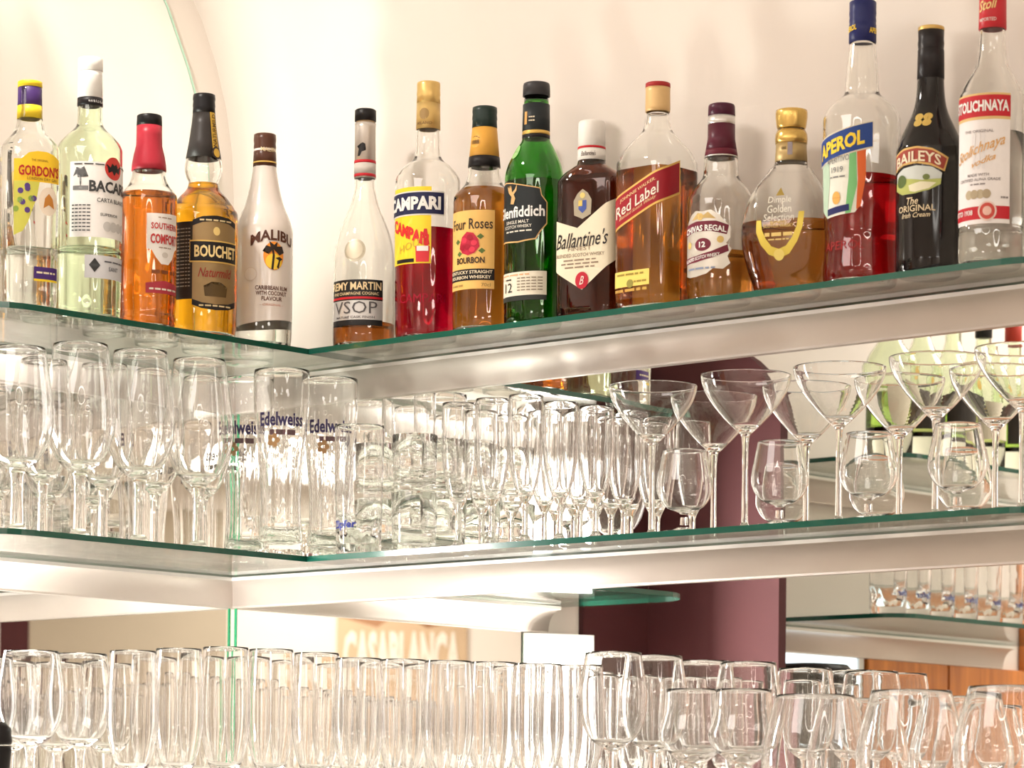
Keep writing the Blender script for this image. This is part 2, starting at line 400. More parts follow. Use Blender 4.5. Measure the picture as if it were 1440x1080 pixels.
# ------------------------------------------------------------------ bottles
SEG = 40
def cat_rom(pts, sub):
    out = []
    for i in range(len(pts)-1):
        p0 = pts[max(i-1, 0)]; p1 = pts[i]; p2 = pts[i+1]; p3 = pts[min(i+2, len(pts)-1)]
        for j in range(sub):
            t = j/sub
            o_ = []
            for a, b_, c, d in zip(p0, p1, p2, p3):
                m1 = (c-a)/2; m2 = (d-b_)/2
                # keep it monotone: no overshoot at flats
                if (c-b_)*(b_-a) <= 0: m1 = 0
                if (d-c)*(c-b_) <= 0: m2 = 0
                h = c-b_
                m1 = max(-3*abs(h), min(3*abs(h), m1)); m2 = max(-3*abs(h), min(3*abs(h), m2))
                o_.append((2*t**3-3*t**2+1)*b_+(t**3-2*t**2+t)*m1+(-2*t**3+3*t**2)*c+(t**3-t**2)*m2)
            out.append(tuple(o_))
    out.append(tuple(pts[-1])); return out
class Shape:                               # cross-section of a bottle body; angle 0 faces the label, + to its right
    def __init__(s, kind='round', hx=1, hy=1, n=4, lobe=.06):
        s.kind, s.hx, s.hy, s.n, s.lobe = kind, hx, hy, n, lobe
        N = 720; s.tab = [0.0]
        for i in range(N):
            a0 = PI*i/N; a1 = PI*(i+1)/N; r0, r1 = s.r(a0), s.r(a1)
            s.tab.append(s.tab[-1]+math.hypot(r1*math.sin(a1)-r0*math.sin(a0), r1*math.cos(a1)-r0*math.cos(a0)))
    def r(s, a):
        if s.kind == 'box': return (abs(math.sin(a)/s.hx)**s.n+abs(math.cos(a)/s.hy)**s.n)**(-1/s.n)
        if s.kind == 'tri': return 1-s.lobe+s.lobe*-math.cos(3*a)
        return 1.0
    def ang(s, arc):                       # arc length at unit radius -> angle
        sg = 1 if arc >= 0 else -1; arc = abs(arc); t = s.tab
        if arc >= t[-1]: return sg*PI
        lo, hi = 0, len(t)-1
        while hi-lo > 1:
            m_ = (lo+hi)//2
            if t[m_] <= arc: lo = m_
            else: hi = m_
        return sg*PI*(lo+(arc-t[lo])/(t[lo+1]-t[lo]))/(len(t)-1)
def lathe(prof, shape, close_top=True, close_bottom=True, seg=SEG, ribs=None):
    v = []; f = []
    for r, z, m_ in prof:
        for i in range(seg):
            a = 2*PI*i/seg; aa = a if a <= PI else a-2*PI
            k_ = r*((1-m_)+m_*shape.r(aa))
            if ribs and ribs[0] <= z <= ribs[1]: k_ *= 1+ribs[2]*math.cos(ribs[3]*a)
            v.append((k_*math.sin(a), -k_*math.cos(a), z))
    for j in range(len(prof)-1):
        for i in range(seg):
            a, b_ = j*seg+i, j*seg+(i+1) % seg
            f.append((a, b_, b_+seg, a+seg))
    if close_bottom: f.append(tuple(range(seg-1, -1, -1)))
    if close_top: f.append(tuple(range((len(prof)-1)*seg, len(prof)*seg)))
    return mesh('turned', v, f)
class Bottle:
    """All sizes in photo pixels at the bottle's own distance; cy/hw pairs run from the base to the mouth."""
    def __init__(s, name, label, px, prof, shelf, back=None, phi=0, shape=None, glass_mat=None, wall=.0028, opaque=False, group='bottles on the top shelf', mend=True):
        hwmax = max(h for _, h, *_ in prof)
        zs = ZT+.0006
        off = back
        for _ in range(3):
            pos = (on_p(px, DA-off, zs+.12) if shelf == 'R' else on_q(px, DB-off, zs+.12)); pos.z = ZC+zs
            D = Fv.dot(pos-CAM); s.s = D/FPX
        s.pos = pos; s.base_y = proj(pos)[1]
        d = (CAM-pos); d.z = 0; d.normalize(); rr = Vector((-d.y, d.x, 0))
        n_ = d*math.cos(phi)+rr*math.sin(phi)
        s.e = empty(name, pos, math.atan2(n_.x, -n_.y)); tag(s.e, label, 'bottle', group)
        s.shape = shape or Shape()
        s.round = Shape()
        pr = [((s.base_y-y)*s.s, h*s.s, (m_[0] if m_ else 1.0)) for y, h, *m_ in prof]
        pr = [(max(0, z), r, m_) for z, r, m_ in pr]; pr[0] = (0.0, pr[0][1], pr[0][2])
        s.pr = cat_rom(pr, 4)
        s.hw = hwmax*s.s
        outer = [(r, z, m_) for z, r, m_ in s.pr]
        r0 = outer[0][0]
        outer = [(r0*.9, 0, outer[0][2]), (r0*.985, .0012, outer[0][2])]+[q for q in outer if q[1] > .003]
        s.wall = wall
        if opaque:
            s.body = obj('body', lathe(outer, s.shape), glass_mat, s.e, True)
        else:
            s.inner = [(max(.004, r-wall), z, m_) for r, z, m_ in outer if z > .007]
            s.inner = [(s.inner[0][0]*.86, .006, s.inner[0][2])]+s.inner
            full = outer+s.inner[::-1]
            s.body = obj('glass_body', lathe(full, s.shape, True, True), glass_mat or M['bottle'], s.e, True)
        s.outer = outer
    def z(s, y): return (s.base_y-y)*s.s
    def rad(s, z):
        o = s.outer
        for i in range(len(o)-1):
            if o[i][1] <= z <= o[i+1][1]:
                t = (z-o[i][1])/max(1e-9, o[i+1][1]-o[i][1]); return o[i][0]+(o[i+1][0]-o[i][0])*t, o[i][2]+(o[i+1][2]-o[i][2])*t
        return o[-1][0], o[-1][2]
    def liquid(s, y_top, mat):
        zt = s.z(y_top)
        pr = [(r+.0004, z+(.0003 if i == 0 else 0), m_) for i, (r, z, m_) in enumerate(s.inner) if z < zt]
        r, m_ = s.rad(zt); pr.append((r-s.wall+.0004, zt, m_))
        o = obj('liquid', lathe(pr, s.shape), mat, s.e, True)
        for p_ in o.data.polygons:
            if len(p_.vertices) > 4: p_.use_smooth = False
        return o
    def cap(s, pts, mat, name='cap', top=True, ribs=None):     # turned collar or cap, (y, halfwidth) from low to high
        pr = [(h*s.s, s.z(y), 0) for y, h in pts]
        if top: pr.append((pr[-1][0]*.9, pr[-1][1]+.0008, 0))
        lo = [(pr[0][0]*.9, pr[0][1], 0)] if top else [(pr[0][0]-.0012, pr[0][1], 0)]
        if not top: pr = pr+[(pr[-1][0]-.0012, pr[-1][1], 0)]
        return obj(name, lathe(lo+pr, s.round, top, False, seg=32, ribs=ribs), mat, s.e, True)
    def wrap(s, vs_, x0, lift, y_is_px=True):
        out = []
        for x, y in vs_:
            z = s.z(y); r, m_ = s.rad(z)
            a = s.shape.ang((x+x0)*s.s/max(s.hw, 1e-6)) if s.shape.kind != 'round' else (x+x0)*s.s/max(r, .35*s.hw)
            k_ = r*((1-m_)+m_*s.shape.r(a))+lift
            out.append((k_*math.sin(a), -k_*math.cos(a), z))
        return out
    def patch(s, poly, col, layer=1, name='label', parent=None, rough=.45, metal=0, step=4.0, x0=0):
        vs_, fs = cut2d(poly, step)
        me = mesh(name, s.wrap(vs_, x0, .00035*layer), [f_[::-1] for f_ in fs])
        o = obj(name, me, paint(col, rough, metal), s.e if parent is None else parent, True)
        return o
    def text(s, items, col, parent, layer=3, name='lettering', rough=.4, metal=0):
        V = []; Fc = []
        for it in items:
            t_, cx, cy_, w_, h_ = it[:5]; o = it[5] if len(it) > 5 else {}
            vs_, fs = text2d(t_, o.get('bold', .01), o.get('shear', 0), o.get('space', 1))
            rot = o.get('rot', 0); pts_ = []
            for a, b_ in vs_:
                x, y = a*w_, b_*h_
                if rot: x, y = x*math.cos(rot)-y*math.sin(rot), x*math.sin(rot)+y*math.cos(rot)
                y += o.get('slope', 0)*x-o.get('arc', 0)*x*x
                pts_.append((cx+x, cy_-y))
            k0 = len(V); V += s.wrap(pts_, 0, .00035*layer); Fc += [tuple(i+k0 for i in f_) for f_ in fs]
        me = mesh(name, V, Fc)
        return obj(name, me, paint(col, rough, metal), parent, False)

BLK = (.012, .010, .011); WHT = (.88, .86, .82); RED = (.55, .02, .03); GOLD = (.72, .47, .12); NAVY = (.02, .025, .12); CREAM = (.84, .76, .58); YEL = (.90, .62, .04); SILV = (.70, .68, .65); BROWN = (.09, .035, .02)
def amber(name, col): return glass(name, col, 1.36)
LQ = {'orange': amber('orange_amber_liquid', (.68, .18, .010)), 'gold': amber('golden_liquid', (.84, .41, .016)), 'amber': amber('amber_liquid', (.63, .24, .028)), 'dark': amber('dark_amber_liquid', (.42, .12, .02)),
      'red': amber('crimson_liquid', (.44, .002, .02)), 'aperitif': amber('red_orange_liquid', (.52, .006, .010)), 'clear': amber('clear_spirit', (.97, .98, .96)), 'tan': amber('tan_amber_liquid', (.62, .26, .05))}
G_GREEN = glass('green_bottle_glass', (.10, .50, .05), 1.5); G_BROWN = glass('brown_bottle_glass', (.36, .14, .07), 1.5); G_TINT = glass('pale_green_bottle_glass', (.90, .97, .82), 1.5)

def b_gin():
    b = Bottle('gin_bottle', 'clear gin bottle with yellow label and purple and yellow cap', 40.5, [(430, 37), (330, 39), (225, 40), (205, 36), (190, 24), (178, 18.5), (160, 16.5), (125, 16)], 'L', .055, .35, Shape('box', 1.0, .92, 3.2))
    b.liquid(352, LQ['clear'])
    b.cap([(168, 18), (150, 17.5)], paint((.85, .62, .03)), 'cap_band', False); b.cap([(155, 17.5), (140, 17), (124, 17)], paint((.07, .03, .16)), 'cap'); b.cap([(124, 17.3), (116, 17.3)], paint((.85, .62, .03)), 'cap_top')
    l = b.patch([(-35, 262), (35, 262), (35, 229), (22, 222), (12, 219), (-2, 219), (-14, 222), (-24, 231), (-35, 231)], (.90, .58, .03))
    b.text([("GORDON'S", 2, 247, 60, 15, {'bold': .03})], (.45, .02, .02), l); b.text([('LONDON DRY GIN', 6, 258, 44, 4), ('THE ORIGINAL', 2, 232, 24, 3)], (.25, .12, .02), l)
    d = b.patch([(-35, 262), (2, 262), (-2, 285), (-8, 300), (-14, 318), (-22, 332), (-35, 338)], (.62, .60, .10), 1, 'berry_print'); random.seed(3)
    for i in range(9): b.patch(ell(-32+random.random()*26, 266+random.random()*42, 4.2, 4.2, 10), (.10, .05, .22) if i % 3 else (.25, .38, .06), 2, 'berry', d)
    s_ = b.patch(ell(16, 288, 15, 20), (.86, .74, .60), 1, 'seal'); b.patch([(8, 298), (10, 284), (16, 277), (22, 284), (25, 298), (16, 293)], (.55, .22, .04), 2, 'emblem', s_)
    l2 = b.patch(rect(-5, 36, 380, 398), (.07, .03, .18), name='foot_label'); b.patch(rect(-5, 36, 397, 400), (.85, .62, .03), 2, 'border', l2); b.text([('~~', 14, 388, 30, 4)], (.8, .7, .5), l2)
def b_rum():
    b = Bottle('white_rum_bottle', 'tall clear rum bottle with white cap and white label with red round emblem', 125, [(440, 44), (430, 45.5), (330, 46), (225, 46.5), (208, 45), (195, 36), (184, 24), (174, 18), (150, 17), (140, 16.5)], 'L', .057, .62, glass_mat=G_TINT)
    b.liquid(352, LQ['clear'])
    b.cap([(150, 18), (139, 17.8)], paint(BLK), 'neck_band', False); b.cap([(140, 17.8), (108, 16.8), (101, 16.8)], paint(WHT), 'capsule', False); b.cap([(101, 17.6), (90, 17.4), (83, 17)], paint(WHT), 'cap', ribs=None)
    n_ = b.text([('WHITE RUM', 0, 144.5, 26, 5)], (.8, .78, .75), b.e); n_.name = 'neck_lettering'
    l = b.patch(rect(-57, 57, 236, 341), (.86, .83, .80), rough=.6)
    b.text([('BACARDI', 10, 270, 78, 16, {'bold': .035}), ('CARTA BLANCA', 10, 289, 56, 6), ('SUPERIOR', 2, 309, 30, 4)]+[('~~~', -40, 297+5.0*i, 26, 2.6) for i in range(8)]+[('~~~~~', 0, 239.5, 100, 2.6)], (.05, .05, .05), l)
    e_ = b.patch(ell(9, 243, 16, 16, 24), (.62, .05, .04), 2, 'emblem', l); b.patch([(-4, 238), (2, 242), (5, 236), (9, 239), (13, 236), (16, 242), (22, 238), (19, 250), (13, 247), (9, 253), (5, 247), (-1, 250)], BLK, 3, 'bat_figure', e_)
    b.patch(ell(-41, 261, 1.3, 10, 10), (.12, .12, .12), 2, 'palm_trunk', l); b.patch([(-52, 257), (-49, 250), (-44, 249), (-47, 244), (-41, 246), (-36, 243), (-38, 249), (-33, 250), (-30, 257), (-36, 253), (-37, 258), (-41, 252), (-45, 258), (-46, 253)], (.12, .12, .12), 2, 'palm_leaves', l); b.patch(rect(-52, -30, 270, 276), (.2, .2, .2), 2, 'house_print', l)
    for i in range(4): b.patch(ell(-2+i*11, 325, 6.5, 7), (.58, .56, .54), 2+i % 2, 'medal', l)
    l2 = b.patch(rect(-34, 40, 366, 398), (.62, .62, .64), name='foot_label'); b.patch([(-20, 370), (-12, 380), (-20, 390), (-28, 380)], (.03, .03, .03), 2, 'emblem', l2); b.text([('SANT', 10, 384, 18, 6), ('~~', 14, 374, 40, 3)], (.1, .1, .12), l2)
def b_comfort():
    b = Bottle('liqueur_bottle', 'amber liqueur bottle with red capsule, black cap and white label', 208.5, [(460, 37), (450, 40), (440, 38.5), (420, 40), (350, 40), (285, 40), (272, 37), (262, 29), (250, 24), (240, 23), (235, 20), (175, 16)], 'L', .052, .62)
    b.liquid(274, LQ['orange'])
    b.cap([(241, 24.5), (232, 24), (220, 22), (206, 18.5), (192, 18), (178, 18)], paint((.45, .03, .05), .35), 'capsule', False); b.cap([(178, 18), (164, 17.5), (163, 16.8)], M['black'], 'cap')
    l = b.patch([(-27, 307), (27, 305), (27, 352), (20, 356), (14, 368), (6, 377), (-6, 377), (-14, 368), (-20, 358), (-27, 356)], (.84, .80, .76))
    b.text([('SOUTHERN', 1, 324, 44, 9, {'bold': .03, 'space': 1.1}), ('COMFORT', 1, 342, 46, 14, {'bold': .035})], (.50, .04, .04), l); b.text([('~', 0, 312, 22, 2.4), ('~~', 0, 354, 20, 2.6)], (.35, .25, .2), l)
    b.patch(ell(0, 364, 5, 4), (.6, .55, .5), 2, 'emblem', l)
    l2 = b.patch([(-28, 404), (0, 400), (28, 404), (28, 418), (-28, 418)], (.42, .04, .06), name='foot_label'); b.text([('~~~', 0, 412, 46, 4)], (.8, .72, .6), l2)
    t_ = b.text([('~~', 0, 388, 40, 8, {'shear': .4, 'bold': 0})], (.20, .06, .02), b.e); t_.name = 'signature'
def b_honey():
    b = Bottle('brandy_bottle', 'golden brandy bottle with black tapering neck label and black and gold label', 285, [(471, 45), (462, 48), (400, 49), (310, 49), (295, 45), (280, 35), (268, 24), (258, 21), (250, 24), (238, 26.5), (226, 25), (200, 20), (160, 15)], 'L', .06, .40)
    b.liquid(259, LQ['gold'])
    b.cap([(224, 25), (200, 20.7), (176, 17.3), (160, 15.8)], paint((.035, .030, .028), .4), 'neck_label', False); b.cap([(160, 16), (152, 15.6), (150, 16), (143, 15.4), (140, 16), (134, 15.5)], M['black'], 'cap')
    st = b.patch([(2, 160), (12, 160), (15, 216), (4, 216)], (.62, .38, .05), 4, 'neck_strip'); b.text([('NATURMILD', 8, 186, 46, 7, {'rot': PI/2})], (.12, .06, .01), st, 6)
    sl = b.patch(ell(10, 218, 8, 9), (.03, .02, .02), 5, 'neck_seal'); b.patch(ell(10, 218, 5.5, 6.5), (.62, .38, .05), 6, 'seal_face', sl)
    side = b.patch(rect(-66, -34, 320, 428), (.03, .024, .02), name='side_label'); b.text([('~~', -49, 330+5*i, 24, 2.4) for i in range(17)], (.35, .30, .24), side)
    l = b.patch([(-34, 436), (-20, 441), (0, 443), (20, 441), (36, 436), (36, 318), (20, 313), (0, 311), (-20, 313), (-34, 318)], (.30, .20, .09), rough=.35, metal=.35)
    b.patch([(-34, 318), (-20, 313), (0, 311), (20, 313), (36, 318), (36, 326), (20, 321), (0, 319), (-20, 321), (-34, 326)], BLK, 2, 'upper_band', l); b.patch([(-34, 428), (-20, 433), (0, 435), (20, 433), (36, 428), (36, 436), (20, 441), (0, 443), (-20, 441), (-34, 436)], BLK, 2, 'lower_band', l)
    b.patch(rect(-38, 38, 346, 377), GOLD, 2, 'band_border', l); nb = b.patch(rect(-37, 37, 348, 375), BLK, 3, 'name_band', l)
    b.text([('BOUCHET', 1, 361.5, 64, 17, {'bold': .03})], (.86, .66, .30), l, 5); b.text([('Naturmild', 0, 391, 52, 13, {'shear': .4})], (.28, .03, .02), l, 3); b.text([('~~~', 0, 318, 48, 3.4), ('~~~', 0, 437, 48, 3.4)], (.7, .55, .3), l, 4)
    b.patch(ell(0, 333, 5, 6), (.75, .55, .2), 2, 'figure', l); b.patch([(-16, 424), (-18, 410), (-9, 416), (-7, 404), (0, 412), (7, 404), (9, 416), (18, 410), (16, 424)], (.10, .06, .02), 2, 'crown', l)
def b_coconut():
    b = Bottle('coconut_rum_bottle', 'white painted rum bottle with brown cap and sunset palm emblem', 371, [(481, 38), (470, 40), (400, 40.5), (335, 40.5), (318, 38.5), (305, 34), (290, 27.5), (270, 22), (250, 18.2), (235, 16.3), (200, 15)], 'L', .05, .30)
    b.liquid(400, LQ['clear'])
    zs_ = [(r+.0002, z, m_) for r, z, m_ in b.outer if z > b.z(459)]
    seg_ = 40; me = lathe(zs_, b.shape, False, False, seg=seg_)
    for i in range(seg_):                                # the paint ends in a wavy line above the clear foot
        me.vertices[i].co.z += .005*math.sin(2*PI*i/seg_*1.0+.6)-.003
    obj('white_coating', me, plain('white_bottle_paint', (.80, .72, .66), .18, var=.02, coat=.4), b.e, True)
    b.cap([(236, 16.6), (214, 16), (213, 15.2), (208, 16), (203, 15.4), (198, 16), (190, 15.6)], paint(BROWN, .3), 'cap'); b.cap([(231, 16.8), (229, 16.8)], paint(GOLD), 'cap_band', False)
    t_ = b.text([('MALIBU', 2, 215-2, 24, 6, {'arc': -.006})], (.75, .60, .35), b.e, 3); t_.name = 'cap_lettering'
    t_ = b.text([('MALIBU', 2, 337, 66, 15, {'bold': .03, 'arc': .008})], (.10, .035, .02), b.e, 3); t_.name = 'name_lettering'
    t_ = b.text([('CARIBBEAN RUM', 0, 411, 48, 6, {'bold': .02}), ('WITH COCONUT', 0, 418.5, 46, 6, {'bold': .02}), ('FLAVOUR', 0, 426, 30, 6, {'bold': .02})], (.13, .05, .03), b.e, 3)
    t_ = b.text([('- ORIGINAL -', 0, 434.5, 34, 3)], (.65, .30, .22), b.e, 3); t_.name = 'small_lettering'
    s_ = b.patch(ell(2, 366, 15, 20, 24), (.92, .32, .04), 2, 'sun_emblem'); b.patch(ell(2, 374, 12, 11, 20), (.92, .62, .06), 3, 'sun_glow', s_)
    b.patch([(-2, 385), (0, 365), (-2, 355), (1, 355), (3, 366), (1, 386)], (.03, .02, .015), 4, 'palm_trunk', s_); b.patch([(-14, 360), (-9, 352), (-3, 354), (-5, 346), (2, 351), (7, 346), (6, 353), (14, 352), (17, 361), (8, 357), (10, 365), (1, 357), (-6, 364), (-5, 357)], (.03, .02, .015), 4, 'palm_leaves', s_)
    b.patch([(6, 382), (9, 372), (4, 369), (10, 367), (15, 370), (11, 373), (9, 384)], (.03, .02, .015), 4, 'small_palm', s_)
    c_ = b.patch(ell(-31, 392, 10, 10), (.70, .60, .52), 3, 'stamp'); b.patch(ell(-31, 392, 8.6, 8.6), (.80, .72, .66), 4, 'stamp_centre', c_)
def b_cognac():
    b = Bottle('cognac_bottle', 'slender clear cognac bottle, almost empty, with silver capsule and black label', 512, [(481, 42), (474, 43.5), (420, 43.5), (370, 43), (350, 41), (330, 36.5), (310, 29), (290, 20.5), (270, 15.5), (255, 13.8), (175, 13)], 'R', .056, -.32)
    b.liquid(457, LQ['dark'])
    b.cap([(252, 15.2), (180, 14.6), (174, 15)], paint((.55, .50, .45), .35, .5), 'capsule', False); b.cap([(174, 13), (171, 13)], paint((.55, .38, .22)), 'cork', False); b.cap([(171, 15.2), (156, 15), (155, 14)], M['black'], 'cap')
    b.cap([(250, 15.6), (246, 15.5)], paint(RED), 'red_band', False); b.cap([(246, 15.5), (231, 15.4)], paint((.62, .57, .52)), 'name_band', False); b.cap([(231, 15.5), (227, 15.4)], paint(RED), 'upper_red_band', False)
    t_ = b.text([('REMY MARTIN', 0, 239, 34, 5, {'bold': .02})], BLK, b.e, 5); t_.name = 'neck_lettering'
    c_ = b.patch([(-7, 222), (-5, 212), (-8, 208), (-3, 209), (1, 203), (5, 205), (1, 211), (6, 214), (0, 216), (-3, 222)], BLK, 5, 'centaur_mark')
    m_ = b.patch(ell(0, 359, 15.5, 16, 24), (.52, .47, .36), 3, 'medallion', rough=.35, metal=.5); b.patch(ell(0, 359, 12, 12.5, 24), (.62, .56, .43), 5, 'medallion_face', m_, rough=.4, metal=.5)
    l = b.patch(rect(-42, 42, 400, 464), (.018, .017, .017))
    sv = b.patch(rect(-42, 42, 429, 456), (.62, .60, .58), 2, 'silver_band', l, .4, .3); b.patch(rect(-42, 42, 424, 427), RED, 2, 'red_line', l)
    b.text([('REMY MARTIN', 0, 409, 78, 11, {'bold': .025}), ('FINE CHAMPAGNE COGNAC', 0, 419.5, 70, 4.2)], (.80, .62, .36), l, 4); b.text([('VSOP', 0, 439, 66, 17, {'bold': 0})], (.10, .09, .09), l, 4); b.text([('MATURE CASK FINISH', 0, 452.5, 58, 3.4)], (.12, .1, .1), l, 4)
def b_bitter():
    b = Bottle('bitter_bottle', 'bright red bitter bottle with gold cap and yellow label under a navy name band', 600.5, [(472, 42), (462, 44), (400, 45.5), (320, 46), (262, 46), (248, 43), (236, 34), (226, 22), (216, 18), (190, 17), (180, 16)], 'R', .058, -.62)
    b.liquid(326, LQ['red'])
    b.cap([(183, 17.2), (146, 16.7)], paint((.62, .42, .15), .35, .4), 'capsule', False); b.cap([(146, 16.9), (136, 16.4), (134, 16.9), (128, 16.4), (120, 16.6), (117, 16.2)], paint((.70, .48, .17), .3, .5), 'cap')
    m_ = b.patch(ell(4, 163, 7, 8), (.35, .22, .08), 3, 'capsule_emblem'); b.text([('MILANO', 4, 176, 22, 4)], (.25, .14, .05), m_, 4)
    l = b.patch(rect(-34, 34, 271, 378), (.92, .68, .04))
    nb = b.patch(rect(-46, 53, 277, 311), (.80, .76, .70), 2, 'band_border', l); b.patch(rect(-45, 52, 279, 309), (.018, .02, .07), 3, 'name_band', l)
    b.text([('CAMPARI', 3, 294, 88, 19, {'bold': .045})], WHT, l, 5); b.text([('CAMPARI', 0, 334, 62, 18, {'bold': .05, 'shear': .1, 'slope': -.42})], (.70, .03, .03), l, 3); b.text([('HOUT', 6, 352, 42, 10, {'slope': .3, 'bold': 0})], (.62, .40, .06), l, 3)
    g_ = b.patch([(12, 354), (32, 354), (31, 376), (13, 376)], (.66, .04, .05), 3, 'glass_print', l); b.patch(rect(14, 30, 354, 361), (.85, .80, .78), 4, 'glass_top', g_); b.patch(rect(-22, 10, 371, 376), BLK, 3, 'caption_bar', l); b.patch([(24, 330), (28, 330), (32, 352), (20, 352)], (.62, .03, .04), 2, 'pour', l)
    t_ = b.text([('CAMPARI', 20, 426, 70, 12, {'bold': 0})], (.32, .0, .02), b.e, 1); t_.name = 'embossed_lettering'
def b_bourbon():
    b = Bottle('bourbon_bottle', 'amber bourbon bottle with peach label showing a red rose', 680, [(463, 40), (455, 43), (400, 43), (290, 43), (276, 41), (268, 34), (260, 27), (248, 23), (236, 22), (228, 20), (182, 16.5)], 'R', .057, -.52)
    b.liquid(268, LQ['amber'])
    b.cap([(236, 23), (222, 21.8)], paint(BLK), 'neck_band', False); b.cap([(222, 21.4), (181, 17.6)], paint((.78, .40, .07)), 'neck_label', False); b.cap([(181, 17.8), (170, 17.2), (168, 17.8), (162, 17.2), (158, 17.6), (152, 17.2)], paint((.02, .035, .03), .35), 'cap')
    o_ = b.patch(ell(-4, 203, 9, 9), (.12, .06, .02), 4, 'neck_seal'); b.patch(ell(-4, 203, 7.8, 7.8), (.78, .40, .07), 5, 'seal_face', o_); b.text([('1888', -4, 203, 13, 6)], (.12, .06, .02), o_, 7)
    t_ = b.text([('IMPORTED', 0, 229, 30, 4.5)], (.75, .55, .3), b.e, 5); t_.name = 'neck_lettering'
    l = b.patch(rect(-40, 38, 303, 413), (.82, .50, .15))
    b.text([('Four Roses', 2, 322, 66, 15, {'bold': .01}), ('BOURBON', 2, 373, 44, 9, {'bold': .03})], (.05, .03, .02), l)
    r_ = b.patch([(-14, 352), (-10, 340), (-2, 333), (8, 335), (15, 344), (17, 354), (10, 363), (0, 366), (-10, 362)], (.50, .02, .05), 3, 'rose', l)
    for i, (x, y) in enumerate(((-6, 345), (3, 341), (9, 349), (-1, 354), (6, 358), (-9, 355))): b.patch(ell(x, y, 4.6, 4, 12), ((.70, .04, .08), (.36, .01, .03))[i % 2], 4+i % 2, 'petal', r_)
    for x, y in ((-19, 346), (20, 360), (-15, 363), (18, 340)): b.patch([(x-5, y), (x, y-4), (x+5, y), (x, y+4)], (.10, .16, .04), 2, 'leaf', l)
    b.patch(rect(-40, 38, 385, 401), BLK, 2, 'strap_band', l); b.text([('KENTUCKY STRAIGHT', 0, 389.5, 70, 4.6, {'bold': .02}), ('BOURBON WHISKEY', 0, 396.5, 66, 4.6, {'bold': .02})], (.82, .70, .5), l, 4); b.text([('70cl', 26, 407.5, 13, 5), ('~', -20, 407.5, 24, 4)], (.4, .25, .08), l)
def b_green():
    b = Bottle('malt_whisky_bottle', 'green three-sided whisky bottle with black label and cream foot label', 752.5, [(454, 41), (446, 43.5), (380, 43.5), (270, 43.8), (250, 43.5), (235, 40, .8), (222, 34, .6), (208, 26, .3), (198, 20, 0), (185, 19, 0), (140, 17.5, 0)], 'R', .058, -.66, Shape('tri', lobe=.05), G_GREEN)
    b.liquid(257, glass('whisky_in_green_glass', (.30, .36, .06), 1.36))
    b.cap([(196, 19.8), (191, 19.6)], paint(BLK), 'neck_band', False); b.cap([(191, 19.8), (186, 19.6)], paint(GOLD, .3, .5), 'gold_band', False); b.cap([(186, 19.6), (148, 19)], paint((.02, .025, .028)), 'neck_label', False)
    b.cap([(136, 19.4), (121, 19), (118, 18)], paint((.045, .042, .045), .4), 'cap'); n_ = b.patch(rect(-12, -2, 160, 178), (.70, .38, .12), 4, 'neck_emblem'); b.text([('~', 13, 168, 18, 3), ('~', 13, 173, 18, 3)], (.7, .6, .45), n_, 4)
    pts_ = [(-38, 262), (-26, 260), (-12, 262), (14, 268), (34, 272), (36, 282), (44, 292), (44, 322), (34, 334), (28, 344), (0, 347), (-26, 345), (-38, 345)]
    l = b.patch(pts_, (.72, .45, .18)); b.patch([(x*.95+.5, 303+(y-303)*.955) for x, y in pts_], (.016, .02, .022), 2, 'label_field', l)
    b.text([('Glenfiddich', -1, 304, 82, 16, {'bold': .025})], WHT, l, 4); b.text([('SINGLE MALT', -2, 318, 40, 4.5), ('SCOTCH WHISKY', -2, 324.5, 48, 4.5), ('~~~', 0, 331, 44, 3)], (.8, .74, .64), l, 4)
    b.patch([(-13, 292), (-11, 282), (-17, 276), (-20, 266), (-15, 274), (-12, 266), (-10, 276), (-5, 272), (-1, 265), (-2, 274), (-7, 279), (-4, 285), (-7, 293)], (.66, .42, .18), 4, 'stag_mark', l)
    md = b.patch(ell(-17, 217, 9, 10), (.35, .62, .25), 3, 'moulded_seal', rough=.2)
    l2 = b.patch(rect(-38, 44, 388, 421), (.80, .74, .60), name='foot_label'); b.text([('12', -17, 409, 15, 13, {'bold': 0}), ('~', -17, 398, 12, 3)], BLK, l2); b.text([('~~~', 19, 397+4.2*i, 38, 2.3) for i in range(5)], (.25, .2, .14), l2); b.text([('~~', -6, 392, 50, 3)], (.7, .4, .2), l2)
    b.patch(rect(-38, 44, 421, 428), (.03, .035, .03), 1, 'foot_strip', l2)
